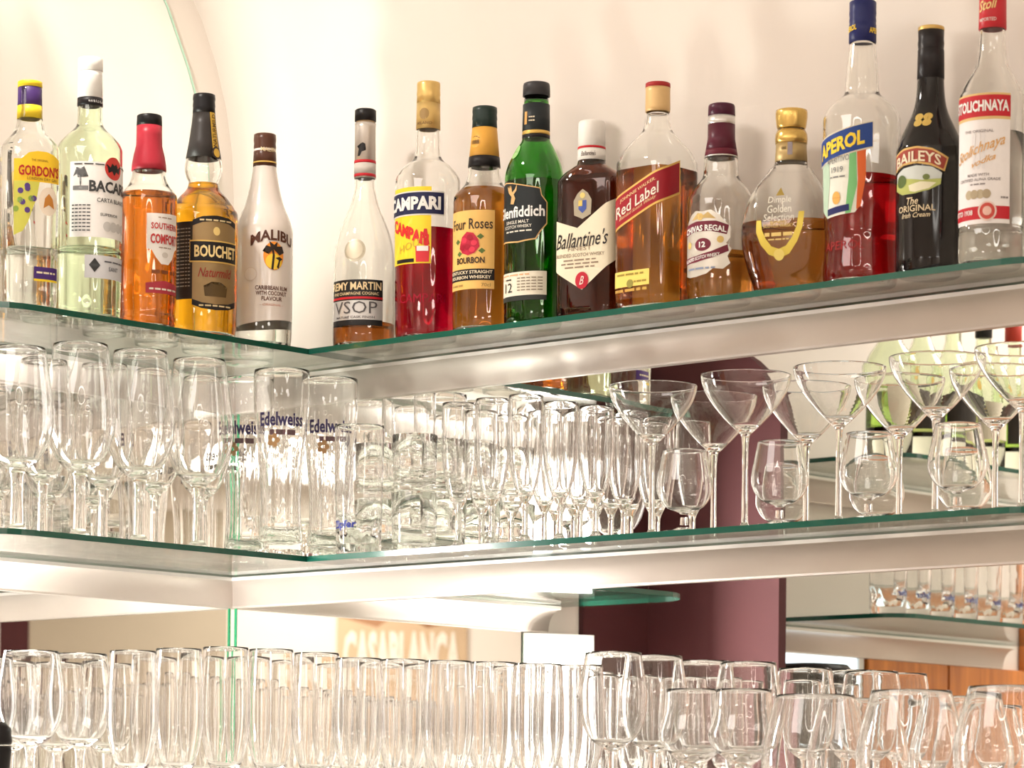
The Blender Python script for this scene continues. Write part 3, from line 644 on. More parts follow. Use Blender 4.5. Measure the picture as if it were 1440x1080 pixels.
def b_brown():
    b = Bottle('blended_whisky_bottle', 'flat dark brown whisky bottle with white cap and cream pointed label', 831, [(442, 45), (434, 47), (350, 47), (262, 47), (252, 45), (243, 37, .75), (236, 27, .4), (228, 19.5, 0), (180, 17, 0)], 'R', .052, -.50, Shape('box', 1.0, .52, 5), G_BROWN)
    b.liquid(249, glass('whisky_in_brown_glass', (.50, .22, .10), 1.36))
    b.cap([(227, 20), (211, 19.6)], paint((.86, .82, .76)), 'cap_skirt', False); b.cap([(211, 19.8), (208, 19.8)], paint(RED), 'cap_line', False); b.cap([(208, 19.6), (175, 19), (172, 18)], paint((.86, .83, .78), .35), 'cap')
    t_ = b.text([("Ballantine's", 8, 219, 32, 7, {'shear': .3})], (.1, .06, .05), b.e, 5); t_.name = 'cap_lettering'
    l = b.patch([(-46, 311), (-8, 324), (36, 292), (74, 276), (74, 356), (38, 380), (0, 411), (-46, 382)], (.84, .75, .56))
    b.text([("Ballantine's", -2, 340, 82, 22, {'shear': .35, 'bold': .005, 'slope': .04})], (.025, .02, .02), l); b.text([('FINEST', -4, 353, 36, 6, {'bold': 0}), ('BLENDED SCOTCH WHISKY', -4, 362, 76, 5), ('~~', -4, 369, 50, 3), ('~~~', -4, 374, 58, 3), ('~~', -4, 379, 46, 3)], (.28, .2, .14), l)
    b.text([("Ballantine's", 60, 322, 56, 17, {'shear': .35, 'bold': .005, 'rot': PI/2})], (.03, .02, .02), l)
    s_ = b.patch(ell(0, 398, 10, 12, 24), (.52, .02, .04), 3, 'red_seal', l); b.text([('B', 0, 398, 7, 12, {'shear': .4})], (.85, .6, .55), l, 5)
    c_ = b.patch([(-13, 306), (-14, 286), (-8, 276), (0, 270), (8, 276), (14, 286), (13, 306), (0, 312)], (.42, .36, .26), 2, 'coat_of_arms'); b.patch([(-6, 286), (6, 286), (6, 298), (0, 304), (-6, 298)], (.06, .10, .35), 3, 'shield', c_); b.patch(rect(-6, 0, 286, 294), (.72, .52, .12), 4, 'shield_quarter', c_); b.patch(ell(0, 279, 4, 4), (.75, .60, .2), 3, 'crest', c_)
def b_red():
    b = Bottle('scotch_bottle', 'square amber scotch bottle with slanting red label and gold and red cap', 923.5, [(432, 57), (424, 59), (330, 59), (240, 59), (226, 56), (215, 50, .95), (205, 41, .75), (193, 29, .4), (182, 20, 0), (160, 16, 0)], 'R', .056, -.70, Shape('box', .79, .79, 5))
    b.liquid(242, LQ['amber'])
    b.cap([(158, 17.5), (152, 17.8), (130, 17.4), (124, 17.6)], paint((.72, .48, .22), .4, .2), 'cap'); b.cap([(124, 17.8), (118, 17.5)], paint((.40, .03, .03)), 'cap_top')
    dy = lambda x: -.42*x
    q_ = lambda x0, x1, y0, y1: [(x0, y0+dy(x0)), (0, y0), (x1*.5, y0+dy(x1*.5)), (x1, y0+dy(x1)), (x1, y1+dy(x1)), (x1*.5, y1+dy(x1*.5)), (0, y1), (x0, y1+dy(x0))]
    l = b.patch(q_(-46, 78, 265, 312), (.80, .52, .14), metal=.3)
    l.name = 'label'; fld = b.patch(q_(-46, 76, 268, 309), (.34, .015, .025), 2, 'label_field', l)
    b.text([('Red Label', 2, 289, 74, 16, {'slope': .42, 'bold': .01})], (.85, .78, .66), l, 4); b.text([('JOHNNIE WALKER.', 4, 275, 62, 6, {'slope': .42, 'bold': .01}), ('Blended Scotch Whisky', 4, 300, 64, 6, {'slope': .42, 'shear': .35, 'bold': 0})], (.82, .60, .30), l, 4)
    l2 = b.patch(rect(-42, 26, 386, 408), (.86, .66, .16), name='foot_label'); b.text([('~~', -8, 391, 48, 4), ('~', 10, 402, 22, 4)], (.35, .25, .05), l2); b.patch(ell(-8, 404, 6, 6), (.30, .26, .06), 2, 'seal', l2)
    t_ = b.text([('~~', -8, 413, 60, 6, {'shear': .35, 'bold': 0})], (.60, .36, .08), b.e, 2); t_.name = 'signature'
def b_silver():
    b = Bottle('regal_whisky_bottle', 'round whisky bottle with burgundy capsule and ornate silver label', 1013.5, [(417, 43), (409, 46.5), (350, 47.5), (290, 47.5), (276, 44), (264, 36), (254, 28), (247, 25), (236, 24.5), (225, 23.5), (215, 20), (165, 17)], 'R', .06, -.55)
    b.liquid(358, LQ['tan'])
    b.cap([(221, 23.6), (212, 22.2)], paint((.13, .015, .03)), 'neck_band', False); b.cap([(222.5, 23.9), (221, 23.9)], paint(SILV, .3, .6), 'lower_line', False); b.cap([(212, 22.1), (196, 19.4), (176, 19.2)], paint((.10, .016, .032), .35), 'capsule', False); b.cap([(176, 19.3), (172, 19.4), (164, 19)], paint(SILV, .3, .6), 'silver_ring', False); b.cap([(164, 19.2), (150, 18.8), (148, 17.8)], paint((.075, .014, .035), .35), 'cap')
    t_ = b.text([('1801  ABERDEEN', 2, 209+5, 36, 5)], (.75, .55, .45), b.e, 5); t_.name = 'neck_lettering'
    l = b.patch([(-36, 392), (-36, 330), (-32, 318), (-22, 308), (-12, 303), (0, 305), (12, 303), (24, 310), (32, 320), (40, 326), (40, 342), (34, 350), (42, 358), (36, 368), (40, 378), (30, 386), (16, 385), (6, 392), (-10, 395), (-24, 395)], (.66, .62, .55), rough=.35, metal=.45)
    b.patch([(-38, 322), (-10, 318), (20, 319), (38, 325), (35, 338), (12, 333), (-12, 332), (-38, 337)], (.17, .02, .04), 2, 'name_band', l); b.text([('CHIVAS REGAL', 0, 328, 68, 8.5, {'bold': .03, 'arc': .003})], WHT, l, 4)
    o_ = b.patch(ell(0, 351, 13, 9), (.17, .02, .04), 2, 'age_oval', l); b.text([('12', 0, 351, 10, 8, {'bold': .03})], WHT, l, 4)
    b.patch([(-38, 368), (-10, 366), (14, 361), (36, 352), (38, 361), (16, 370), (-10, 375), (-38, 376)], (.17, .02, .04), 2, 'whisky_band', l); b.text([('BLENDED SCOTCH WHISKY', -4, 369, 58, 5, {'slope': .12, 'bold': .02})], WHT, l, 4)
    for cx_, cy_ in ((26, 345), (-26, 350), (-4, 312)): b.patch(ell(cx_, cy_, 5, 5, 12), (.72, .50, .16), 2, 'scroll', l)
    b.patch([(-20, 316), (-8, 306), (0, 311), (8, 306), (20, 316), (0, 314)], (.60, .42, .16), 2, 'crest', l); b.text([('~~', -4, 384, 46, 4)], (.25, .3, .42), l, 4)
def b_pinch():
    b = Bottle('pinch_whisky_bottle', 'pinched three-sided whisky bottle with gold stopper and gold horseshoe label', 1112, [(409, 50), (400, 54), (385, 60, 1), (355, 68, 1), (328, 70, 1), (300, 66, 1), (280, 59, .9), (262, 48, .7), (248, 37, .4), (238, 29, .1), (230, 23, 0), (180, 19, 0)], 'R', .075, -.30, Shape('tri', lobe=.10))
    b.liquid(317, LQ['tan'])
    b.cap([(229, 23), (202, 21.5)], paint((.55, .40, .18), .4, .4), 'collar', False); b.cap([(203, 22.3), (197, 23), (190, 22.4), (184, 20)], paint((.70, .47, .14), .25, .7), 'gold_ring', False); b.cap([(182, 19.5), (178, 21), (166, 22.5), (160, 22.6), (156, 22)], paint((.74, .50, .15), .25, .7), 'stopper')
    c_ = b.patch(rect(4, 22, 204, 222), (.35, .30, .32), 4, 'collar_tag'); b.text([('~', -12, 212, 20, 6, {'shear': .3})], (.2, .13, .04), c_, 4)
    ring = [(-36+3, 318), (-33, 335), (-27, 352), (-16, 366), (0, 372), (16, 366), (27, 350), (34, 330), (37, 308)]
    inn = [(29, 308), (26, 328), (20, 343), (11, 355), (0, 359), (-11, 355), (-19, 344), (-24, 332), (-26, 318)]
    l = b.patch(ring+inn, (.72, .56, .10), rough=.35, metal=.3); b.patch(ell(0, 367, 8, 8), (.80, .64, .18), 2, 'seal', l)
    b.text([('Dimple', 0, 291, 36, 12, {'bold': 0}), ('Golden', 0, 303, 36, 11, {'bold': 0}), ('Selection', 0, 315, 44, 10, {'bold': 0})], (.92, .88, .76), l, 2); b.text([('BLENDED', 0, 322, 24, 3.5), ('SCOTCH WHISKY', 0, 327, 44, 5), ('~', 0, 339, 40, 8, {'shear': .35}), ('~~', 0, 346, 30, 3)], (.78, .58, .2), l, 2); b.patch([(-7, 284), (0, 272), (7, 284)], (.40, .28, .06), 2, 'peak_mark', l)
def b_aperitif():
    b = Bottle('aperitif_bottle', 'large red aperitif bottle with navy cap and blue slanting name banner', 1211, [(396, 50), (388, 53), (360, 51.5), (335, 50.5), (310, 52), (260, 54), (180, 54.5), (165, 53), (152, 46), (142, 35), (134, 26), (125, 23.8), (100, 22), (60, 18)], 'R', .066, -.66)
    b.liquid(252, LQ['aperitif'])
    b.cap([(61, 19.4), (36, 19.2), (34, 18.6), (30, 19.2), (25, 18.6), (20, 19.2), (14, 18.8), (4, 19), (3, 18)], paint(NAVY, .35), 'cap')
    t_ = b.text([('APEROL', -8, 43, 24, 8, {'bold': .03, 'slope': .15}), ('APEROL', 34, 46, 24, 8, {'bold': .03})], YEL, b.e, 5); t_.name = 'cap_lettering'
    pl = b.patch([(-36, 207), (32, 200), (32, 300), (26, 308), (-22, 312), (-36, 300)], (.80, .80, .70)); b.patch([(-36, 207), (-18, 205), (-14, 262), (-22, 312), (-36, 300)], (.50, .66, .50), 2, 'green_edge', pl); b.patch([(20, 202), (28, 201), (30, 270), (20, 308), (12, 309), (18, 260)], (.20, .52, .20), 2, 'green_stripe', pl); b.patch([(29, 201), (42, 200), (42, 260), (34, 300), (28, 304), (31, 262)], (.72, .14, .03), 2, 'orange_stripe', pl)
    b.text([('APERITIVO', 0, 233, 38, 8, {'slope': .1, 'bold': 0}), ('1919', 0, 247, 20, 8), ('~', 0, 257, 26, 3)], (.2, .2, .2), pl, 4); b.patch(ell(-2, 286, 7, 9), (.80, .42, .10), 3, 'orange_print', pl); vb = b.patch([(-20, 300), (18, 296), (18, 305), (-20, 309)], NAVY, 3, 'foot_band', pl)
    bl = b.patch([(-46, 202), (0, 193), (52, 181), (52, 219), (0, 231), (-46, 240)], (.75, .68, .52), 3, 'banner'); b.patch([(-45, 204), (0, 195), (51, 183), (51, 217), (0, 229), (-45, 238)], (.02, .06, .26), 4, 'banner_field', bl)
    b.text([('APEROL', 2, 212, 76, 21, {'bold': .04, 'slope': .23})], (.92, .66, .05), bl, 6); t_ = b.text([('APEROL', 6, 352, 66, 12, {'bold': 0})], (.35, .01, .01), b.e, 1); t_.name = 'embossed_lettering'
def b_cream():
    b = Bottle('irish_cream_bottle', 'black cream liqueur bottle with gold-topped cap and landscape label', 1307.5, [(393, 45), (384, 47), (300, 47.5), (222, 47.5), (208, 46), (194, 41), (178, 33.5), (160, 25.5), (142, 21), (115, 18.8), (70, 18)], 'R', .06, -.44, glass_mat=plain('black_brown_glass', (.008, .006, .006), .08, var=.1, spec=.3, coat=.25), opaque=True)
    b.cap([(112, 19.2), (72, 18.6), (70, 17.9), (62, 18.6), (56, 18), (44, 18.4)], paint((.016, .013, .014), .35), 'cap'); b.cap([(44, 18.6), (39, 18.4)], paint((.70, .48, .16), .3, .5), 'cap_top')
    for cx_ in (-6, 7):
        for cy_ in (170, 179):
            r_ = b.patch(ell(cx_+3, cy_, 6.5, 5.5, 16)+[(cx_+3+6.5, cy_)]+[(cx_+3+4.4*math.cos(-2*PI*i/16), cy_+3.5*math.sin(-2*PI*i/16)) for i in range(17)], (.66, .46, .12), 2, 'gold_monogram')
    l = b.patch([(-44, 222), (-20, 215), (2, 214), (24, 218), (48, 230), (42, 250), (22, 242), (2, 238), (-20, 239), (-44, 246)], (.70, .45, .15), name='banner'); b.patch([(-42, 225), (-20, 218), (2, 217), (24, 221), (45, 232), (40, 247), (22, 239), (2, 235), (-20, 236), (-42, 243)], (.36, .06, .04), 2, 'banner_field', l)
    b.text([('BAILEYS', 0, 228, 72, 15, {'bold': .02, 'arc': .006})], (.86, .76, .55), l, 4)
    p_ = b.patch([(-38, 250), (-20, 243), (2, 241), (24, 244), (38, 252), (36, 268), (20, 276), (0, 280), (-22, 280), (-38, 272)], (.62, .66, .62), 1, 'landscape_print'); b.patch([(-38, 262), (-14, 258), (10, 262), (37, 260), (36, 268), (20, 276), (0, 280), (-22, 280), (-38, 272)], (.46, .50, .14), 2, 'meadow', p_); b.patch([(-10, 268), (8, 264), (30, 266), (20, 274), (0, 278), (-8, 276)], (.80, .76, .55), 3, 'path', p_); b.patch(ell(-24, 261, 10, 9), (.10, .15, .04), 3, 'tree', p_); b.patch(ell(16, 258, 5, 4), (.16, .2, .06), 3, 'far_tree', p_)
    b.text([('The', -4, 290, 18, 10, {'shear': .25}), ('ORIGINAL', 0, 300.5, 58, 9, {'bold': .01}), ('Irish Cream', 0, 310, 44, 7, {'shear': .35})], (.74, .60, .38), p_, 3)
def b_vodka():
    b = Bottle('vodka_bottle', 'clear vodka bottle with red cap and white label with red bands, farthest right', 1394, [(371, 43), (362, 45.5), (330, 45), (324, 44), (315, 45.5), (145, 45.5), (132, 43), (118, 37), (104, 29), (92, 23), (78, 20), (60, 18.6), (30, 17.5)], 'R', .056, -.42)
    b.liquid(190, LQ['clear'])
    b.cap([(42, 19.6), (20, 19.3), (-10, 19), (-14, 18)], paint((.55, .03, .04), .35), 'cap'); t_ = b.text([('Stoli', 0, 10, 26, 15, {'shear': .3, 'slope': .2, 'bold': .02})], (.85, .60, .25), b.e, 6); t_.name = 'cap_lettering'; t_ = b.text([('IMPORTED', 0, 31, 24, 5)], (.8, .65, .6), b.e, 6); t_.name = 'cap_small_lettering'
    l = b.patch(rect(-44, 46, 141, 322), (.84, .80, .78), rough=.6)
    b.patch(rect(-44, 46, 140, 177), (.74, .52, .22), 2, 'gold_frame', l); b.patch(rect(-44, 46, 143, 173), (.52, .02, .03), 3, 'name_band', l); b.text([('STOLICHNAYA', 1, 158, 84, 16, {'bold': .035})], WHT, l, 5)
    b.text([('THE ORIGINAL', 0, 193, 44, 4), ('MADE WITH', 0, 254, 32, 4), ('CERTIFIED ALPHA GRADE', 0, 260.5, 64, 4), ('~', 0, 267, 22, 3), ('~', 38, 286, 11, 4)], (.25, .22, .22), l); b.text([('Stolichnaya', 0, 219, 76, 20, {'shear': .35, 'slope': .34}), ('vodka', 8, 234, 34, 9, {'shear': .35, 'slope': .34})], (.72, .40, .14), l)
    for i in range(3): b.patch(rect(-8+i*7, -4+i*7, 196-4*(i % 2), 246), (.76, .73, .72), 2, 'tower_print', l)
    for i in range(4): b.patch(ell(-14+i*9, 281, 6, 6.5), (.42, .34, .22) if i % 2 else (.50, .42, .28), 2+i % 2, 'medal', l)
    b.patch(rect(-44, 46, 298, 316), (.52, .02, .03), 2, 'foot_band', l); b.text([('ESTD 1938', -24, 306, 34, 7, {'bold': .02})], WHT, l, 4); s_ = b.patch(ell(14, 305, 13, 14), (.80, .62, .55), 3, 'seal', l); b.patch(ell(14, 305, 10.5, 11.5), (.58, .08, .06), 4, 'seal_face', l); b.patch(ell(14, 305, 6, 6.5), (.80, .50, .42), 6, 'seal_centre', l)
for fn in (b_gin, b_rum, b_comfort, b_honey, b_coconut, b_cognac, b_bitter, b_bourbon, b_green, b_brown, b_red, b_silver, b_pinch, b_aperitif, b_cream, b_vodka): fn()

# ------------------------------------------------------------------ glassware
def glass_parts(name, outer, t, floor_z, cuts, seg=36, ribs=None, mat=None):
    """outer: (r, z) from the middle of the foot to the rim; t wall thickness; floor_z bottom of the inside;
    cuts: heights that split foot / stem / bowl. Returns an Empty with the parts (one continuous surface cut in sections)."""
    out = [(r, z, 0) for r, z in outer]
    inn = [(max(.0006, r-t), z, 0) for r, z in outer if z > floor_z+.0015 and r > t][:-1]
    inn = [(.0006, floor_z, 0), (inn[0][0]*.55, floor_z+.0006, 0)]+inn
    rim = [(out[-1][0]-t*.15, out[-1][1]+t*.35, 0), (out[-1][0]-t*.85, out[-1][1]+t*.35, 0)]
    sh = Shape()
    e = empty(name)
    secs = []; lo = -1
    names = ('foot', 'stem', 'bowl') if len(cuts) == 2 else (('base', 'bowl') if len(cuts) == 1 else ('bowl',))
    bounds = [0]+list(cuts)+[9]
    for i, nm in enumerate(names):
        a, b_ = bounds[i], bounds[i+1]
        pr = [q for q in out if a-1e-6 <= q[1] <= b_+1e-6]
        if nm == 'bowl': pr = pr+rim+inn[::-1]
        me = lathe(pr, sh, False, False, seg, ribs if nm == 'bowl' or len(cuts) < 2 else None)
        obj(nm, me, mat or M['glass'], e, True)
    return e
def smooth2(pts, n_=3): return [(a, b_) for a, b_ in cat_rom(pts, n_)]
def uniq_z(pts):
    out = []
    for r, z in pts: out.append((r, z+len(out)*1e-7))
    return out
def stemmed(rf, rs, zs, zb, bowl, extra=None):
    """foot radius, stem radius, top of the foot cone, start of the bowl, bowl points from zb upwards"""
    foot = [(.0008, 0), (rf*.96, 0), (rf, .0009), (rf*.97, .0020), (rf*.55, .0035), (rs*1.8, .0065), (rs*1.1, zs)]
    stem = [(rs*1.02, zs+(zb-zs)*.25), (rs*.95, zs+(zb-zs)*.6), (rs*1.05, zs+(zb-zs)*.88), (rs*1.35, zb)]
    return uniq_z(foot+stem+smooth2(bowl, 3))
PROTO = {}
def proto(key, name, outer, t, fz, cuts, **k):
    e = glass_parts(name, outer, t, fz, cuts, **k); e['H'] = outer[-1][1]; PROTO[key] = [e, False]
o_ = stemmed(.036, .0080, .014, .084, [(.013, .087), (.026, .096), (.037, .112), (.0455, .135), (.0470, .152), (.0450, .182), (.0405, .215), (.0360, .246)])
proto('wine', 'wine_glass', o_, .0013, .094, (.014, .084))
o_ = stemmed(.027, .0042, .012, .052, [(.007, .055), (.013, .068), (.0185, .088), (.0225, .112), (.0238, .135), (.0236, .160), (.0228, .187)])
proto('flute', 'champagne_flute', o_, .0012, .062, (.012, .052))
o_ = stemmed(.032, .0038, .012, .112, [(.007, .115), (.012, .119), (.021, .127), (.033, .139), (.044, .152), (.052, .164), (.0565, .176), (.0575, .183)])
proto('coupe', 'cocktail_glass', o_, .0012, .121, (.012, .112))
o_ = stemmed(.030, .0050, .010, .024, [(.010, .0255), (.021, .029), (.030, .037), (.0352, .048), (.0355, .056), (.0330, .070), (.0298, .085), (.0275, .096)])
proto('snifter', 'brandy_glass', o_, .0012, .027, (.008, .021))
o_ = stemmed(.036, .0065, .010, .030, [(.016, .033), (.036, .042), (.053, .062), (.0615, .088), (.0620, .106), (.058, .130), (.052, .155), (.0455, .180)])
proto('big_snifter', 'large_brandy_glass', o_, .0014, .040, (.010, .030))
o_ = stemmed(.036, .0055, .012, .118, [(.012, .121), (.024, .130), (.035, .148), (.0410, .172), (.0415, .195), (.0385, .222), (.0345, .250)])
proto('tulip', 'tulip_glass', o_, .0012, .126, (.012, .118))
o_ = stemmed(.034, .0075, .012, .090, [(.016, .094), (.030, .105), (.040, .118), (.0415, .128), (.038, .142), (.0345, .158), (.0335, .182)])
proto('goblet', 'bulged_goblet', o_, .0014, .100, (.012, .090))
wz = uniq_z([(.0008, 0), (.034, 0), (.0352, .002), (.0352, .008), (.0325, .020)]+smooth2([(.0300, .045), (.0290, .075), (.0310, .110), (.0355, .150), (.0400, .190), (.0420, .220), (.0415, .256)], 3))
proto('weizen', 'wheat_beer_glass', wz, .0016, .016, (.018,), seg=64, ribs=(.004, .15, .022, 16))
tb = uniq_z([(.0008, 0), (.0275, 0), (.0285, .002), (.0292, .012), (.0300, .040), (.0310, .078)])
proto('tumbler', 'tumbler', tb, .0013, .009, (.010,))
bg = uniq_z([(.0008, 0), (.0300, 0), (.0312, .002), (.0315, .012)]+smooth2([(.0320, .05), (.0335, .10), (.0345, .15), (.0345, .165)], 2))
proto('beer', 'beer_glass', bg, .0016, .014, (.012,), seg=40, ribs=(.012, .07, .02, 12))
tl = stemmed(.033, .0065, .012, .082, [(.013, .086), (.021, .097), (.0275, .118), (.0320, .145), (.0335, .172), (.0330, .205), (.0312, .238), (.0300, .262)])
proto('tall', 'tall_beer_tulip', tl, .0013, .093, (.012, .082))

def put(key, pos, label, cat, group, rim_y=None, rz=None, k=None, kxy=1.0):
    e, used = PROTO[key]
    if not used: PROTO[key][1] = True; o = e
    else: o = copy_tree(e)
    if 'H' in o: H = o['H']
    D = Fv.dot(pos-CAM)
    if rim_y is not None:
        x_, y_, _ = proj(pos); k = (y_-rim_y)*D/FPX/H
    kz = k or 1; k = kz if rim_y is None else kxy
    o.location = pos; o.scale = (k, k, kz); o.rotation_euler = (0, 0, random.random()*6 if rz is None else rz)
    tag(o, label, cat, group)
    if abs(pos.z-ZC-KZ) < 1e-4 and rim_y is not None: ON_COUNTER.append([o, {'tulip': .0415, 'tall': .0335, 'goblet': .0415, 'big_snifter': .062}[key]*kxy, rim_y, H])
    return o
ON_COUNTER = []; KZ = ZK+.0002
NTH = ['first', 'second', 'third', 'fourth', 'fifth', 'sixth', 'seventh', 'eighth', 'ninth']
ORD = ['leftmost', 'second from left', 'third from left', 'fourth from left', 'fifth from left', 'sixth from left', 'seventh from left', 'eighth from left', 'ninth from left', 'tenth from left', 'eleventh from left', 'twelfth from left']
SZ = ZM+.0006
def at_R(px, p, z, up=.1):
    q = on_p(px, p, z+up); q.z = ZC+z; return q
def at_L(px, q_, z, up=.1):
    q = on_q(px, q_, z+up); q.z = ZC+z; return q

# middle left shelf: big wine glasses in two rows
for i, (px, ry) in enumerate(((24, 490), (112, 485), (196, 495), (279, 507))):
    put('wine', at_L(px, DB-.075, SZ), 'large wine glass in the front row of the middle left shelf, '+ORD[i], 'glass', 'front wine glasses on the middle left shelf', ry)
for i, (px, ry) in enumerate(((60, 508), (145, 514), (218, 522), (284, 532))):
    p_ = at_L(px, .115, SZ)
    put('wine', p_, 'wine glass in the back row of the middle left shelf, '+ORD[i], 'glass', 'back wine glasses on the middle left shelf', ry, kxy=.84)
# wheat beer glasses in the corner with printed lettering
def curved_text(parent, items, prof, col, name='lettering', lift=.0005, k=1):
    V = []; Fc = []
    for s_, a0, zc, w_, h_, o in items:
        vs_, fs = text2d(s_, o.get('bold', .02), o.get('shear', 0)); k0 = len(V)
        for a, b_ in vs_:
            z = zc+b_*h_; r = prof(z)+lift; an = a0+a*w_/r
            V.append((r*math.sin(an), -r*math.cos(an), z))
        Fc += [tuple(i+k0 for i in f_) for f_ in fs]
    return obj(name, mesh(name, V, Fc), paint(col), parent)
def prof_of(outer):
    def f_(z):
        for (r0, z0), (r1, z1) in zip(outer[:-1], outer[1:]):
            if z0 <= z <= z1 and z1 > z0: return r0+(r1-r0)*(z-z0)/(z1-z0)
        return outer[-1][0]
    return f_
def face_rz(pos, phi):
    d = (CAM-pos); d.z = 0; d.normalize(); rr = Vector((-d.y, d.x, 0)); n_ = d*math.cos(phi)+rr*math.sin(phi)
    return math.atan2(n_.x, -n_.y)
for i, (px, q_, ry, ph) in enumerate(((345, .116, 534, -.25), (395, .268, 522, 0.0), (463, None, 534, .05))):
    pos = at_L(px, q_, SZ) if q_ else at_R(px, .080, SZ)
    lab = ('wheat beer glass with dark lettering in the shelf corner, half hidden at the left', 'wheat beer glass with dark lettering in front of two others in the shelf corner', 'wheat beer glass with dark lettering in the shelf corner, right of the front one')[i]
    o = put('weizen', pos, lab, 'glass', 'wheat beer glasses in the corner', ry, face_rz(pos, ph), kxy=.93)
for o in [x for x in C.objects if x.get('group') == 'wheat beer glasses in the corner']:
    bowl = [c for c in o.children if c.name.startswith('bowl')][0]
    P_ = prof_of(wz)
    curved_text(bowl, [('Edelweiss', 0, .186, .072, .019, {'bold': .03})], P_, (.05, .04, .12))
    curved_text(bowl, [('~', .05, .168, .040, .011, {'shear': .35})], P_, (.16, .09, .10), 'small_lettering')
    # flower print
    vs_ = []; fs = []
    for k_ in range(5):
        a = 2*PI*k_/5; cx_, cz = -.012+.006*math.cos(a), .157+.006*math.sin(a); k0 = len(vs_)
        for j in range(8):
            x, z = cx_+.004*math.cos(2*PI*j/8), cz+.004*math.sin(2*PI*j/8); r = P_(z)+.0005; an = x/r
            vs_.append((r*math.sin(an), -r*math.cos(an), z))
        fs.append(tuple(range(k0, k0+8)))
    obj('flower_print', mesh('flower_print', vs_, fs), paint((.45, .26, .12)), bowl)

# beer glass with blue lettering, stacked tumblers, flutes, cocktail glasses, brandy glasses on the right
pos = at_R(505, .118, SZ); o = put('beer', pos, 'straight beer glass with small blue lettering beside the stacked tumblers', 'glass', None, 600, face_rz(pos, -.75))
beer_bowl = [c for c in o.children if c.name.startswith('bowl')][0]
BP = prof_of(bg)
beer_text = curved_text(beer_bowl, [('Zipfer', 0, .036, .042, .013, {'bold': .03})], BP, (.02, .03, .22))
random.seed(5)
for i, (px, p_) in enumerate(((530, .055), (583, .100), (624, .035))):
    pos = at_R(px, p_, SZ); H = .0790
    nm = ('left', 'middle', 'rear right')[i]
    put('tumbler', pos, 'lower tumbler of the %s stack of two' % nm, 'glass', 'stacked tumblers', k=1.03)
    put('tumbler', pos+Vector((0, 0, H*1.03)), 'upper tumbler of the %s stack of two' % nm, 'glass', 'stacked tumblers', k=1.0)
for i, (px, p_, ry) in enumerate(((645, .100, 568), (692, .105, 562), (739, .108, 557), (788, .100, 567), (838, .100, 573), (878, .030, 590))):
    put('flute', at_R(px, p_, SZ), 'champagne flute on the middle right shelf, '+ORD[i], 'glass', 'champagne flutes', ry)
for i, (px, p_, ry) in enumerate(((678, .030, 580), (766, .030, 580), (816, .032, 582))):
    put('flute', at_R(px, p_, SZ), 'champagne flute standing behind the front flutes, '+ORD[i], 'glass', 'champagne flutes', ry)
for i, (px, ry) in enumerate(((917, 543), (1048, 528), (1180, 517), (1316, 503), (1438, 490))):
    put('coupe', at_R(px, .064, SZ), 'wide cocktail glass with long stem on the middle right shelf, '+ORD[i], 'glass', 'cocktail glasses', ry)
for i, (px, ry) in enumerate(((963, 634), (1097, 622), (1222, 610), (1347, 597))):
    put('snifter', at_R(px, .102, SZ), 'small brandy glass between the cocktail glasses, '+ORD[i], 'glass', 'small brandy glasses', ry)

# lowest level: glasses on the counter
for i, (px, q_, ry) in enumerate(((-24, .28, 925), (43, .38, 916), (112, .31, 920))):
    put('tulip', at_L(px, q_, KZ), 'stemmed glass in the front of the lowest level, '+ORD[i], 'glass', 'stemmed glasses at the left of the lowest level', ry)
for i, (px, q_, ry) in enumerate(((12, .19, 932), (80, .17, 934), (150, .16, 934))):
    put('tulip', at_L(px, q_, KZ), 'stemmed glass behind the front ones of the lowest level, '+ORD[i], 'glass', 'stemmed glasses at the left of the lowest level', ry)
for i, (px, q_, ry) in enumerate(((186, .40, 916), (250, .36, 913), (316, .40, 911), (380, .36, 914), (444, .42, 919))):
    put('tall', at_L(px, q_, KZ), 'tall tulip beer glass in the front row of the lowest level, '+ORD[i], 'glass', 'tall beer glasses on the counter', ry)
for i, (px, q_, ry) in enumerate(((216, .22, 926), (283, .20, 925), (348, .22, 926), (410, .20, 930))):
    put('tall', at_L(px, q_, KZ), 'tall tulip beer glass behind the front row of the lowest level, '+ORD[i], 'glass', 'tall beer glasses on the counter', ry)
for i, px in enumerate((503, 566, 629, 692, 755, 812)):
    put('tall', at_R(px, (.29, .25)[i % 2], KZ), 'crowded beer glass at the lowest level, front row, '+ORD[i], 'glass', 'crowded beer glasses on the counter', 926+.03*(px-492))
for i, px in enumerate((472, 535, 598, 660, 722, 784)):
    put('tall', at_R(px, .13, KZ), 'crowded beer glass at the lowest level, row by the mirror, '+ORD[i], 'glass', 'crowded beer glasses on the counter', 935+.02*(px-470))
for i, (px, ry) in enumerate(((861, 918), (919, 923))):
    put('tulip', at_R(px, (.30, .20)[i], KZ), 'clear wine glass in front of the maroon reflection, '+('left' if i == 0 else 'right')+' of the two', 'glass', 'wine glasses at the lowest level', ry)
for i, (px, ry) in enumerate(((988, 930), (1051, 932))):
    put('tulip', at_R(px, .12, KZ), 'wine glass standing behind a bulged goblet, '+('left' if i == 0 else 'right')+' of the two', 'glass', 'wine glasses at the lowest level', ry)
for i, (px, ry) in enumerate(((975, 970), (1045, 970))):
    put('goblet', at_R(px, .26, KZ), 'low bulged goblet in front of the wine glasses, '+('left' if i == 0 else 'right')+' of the two', 'glass', 'bulged goblets', ry)
for i, (px, ry) in enumerate(((1146, 978), (1281, 972), (1419, 966))):
    put('big_snifter', at_R(px, .28, KZ), 'large round brandy glass at the lower right, '+('leftmost', 'middle one', 'rightmost')[i], 'glass', 'large brandy glasses', ry)
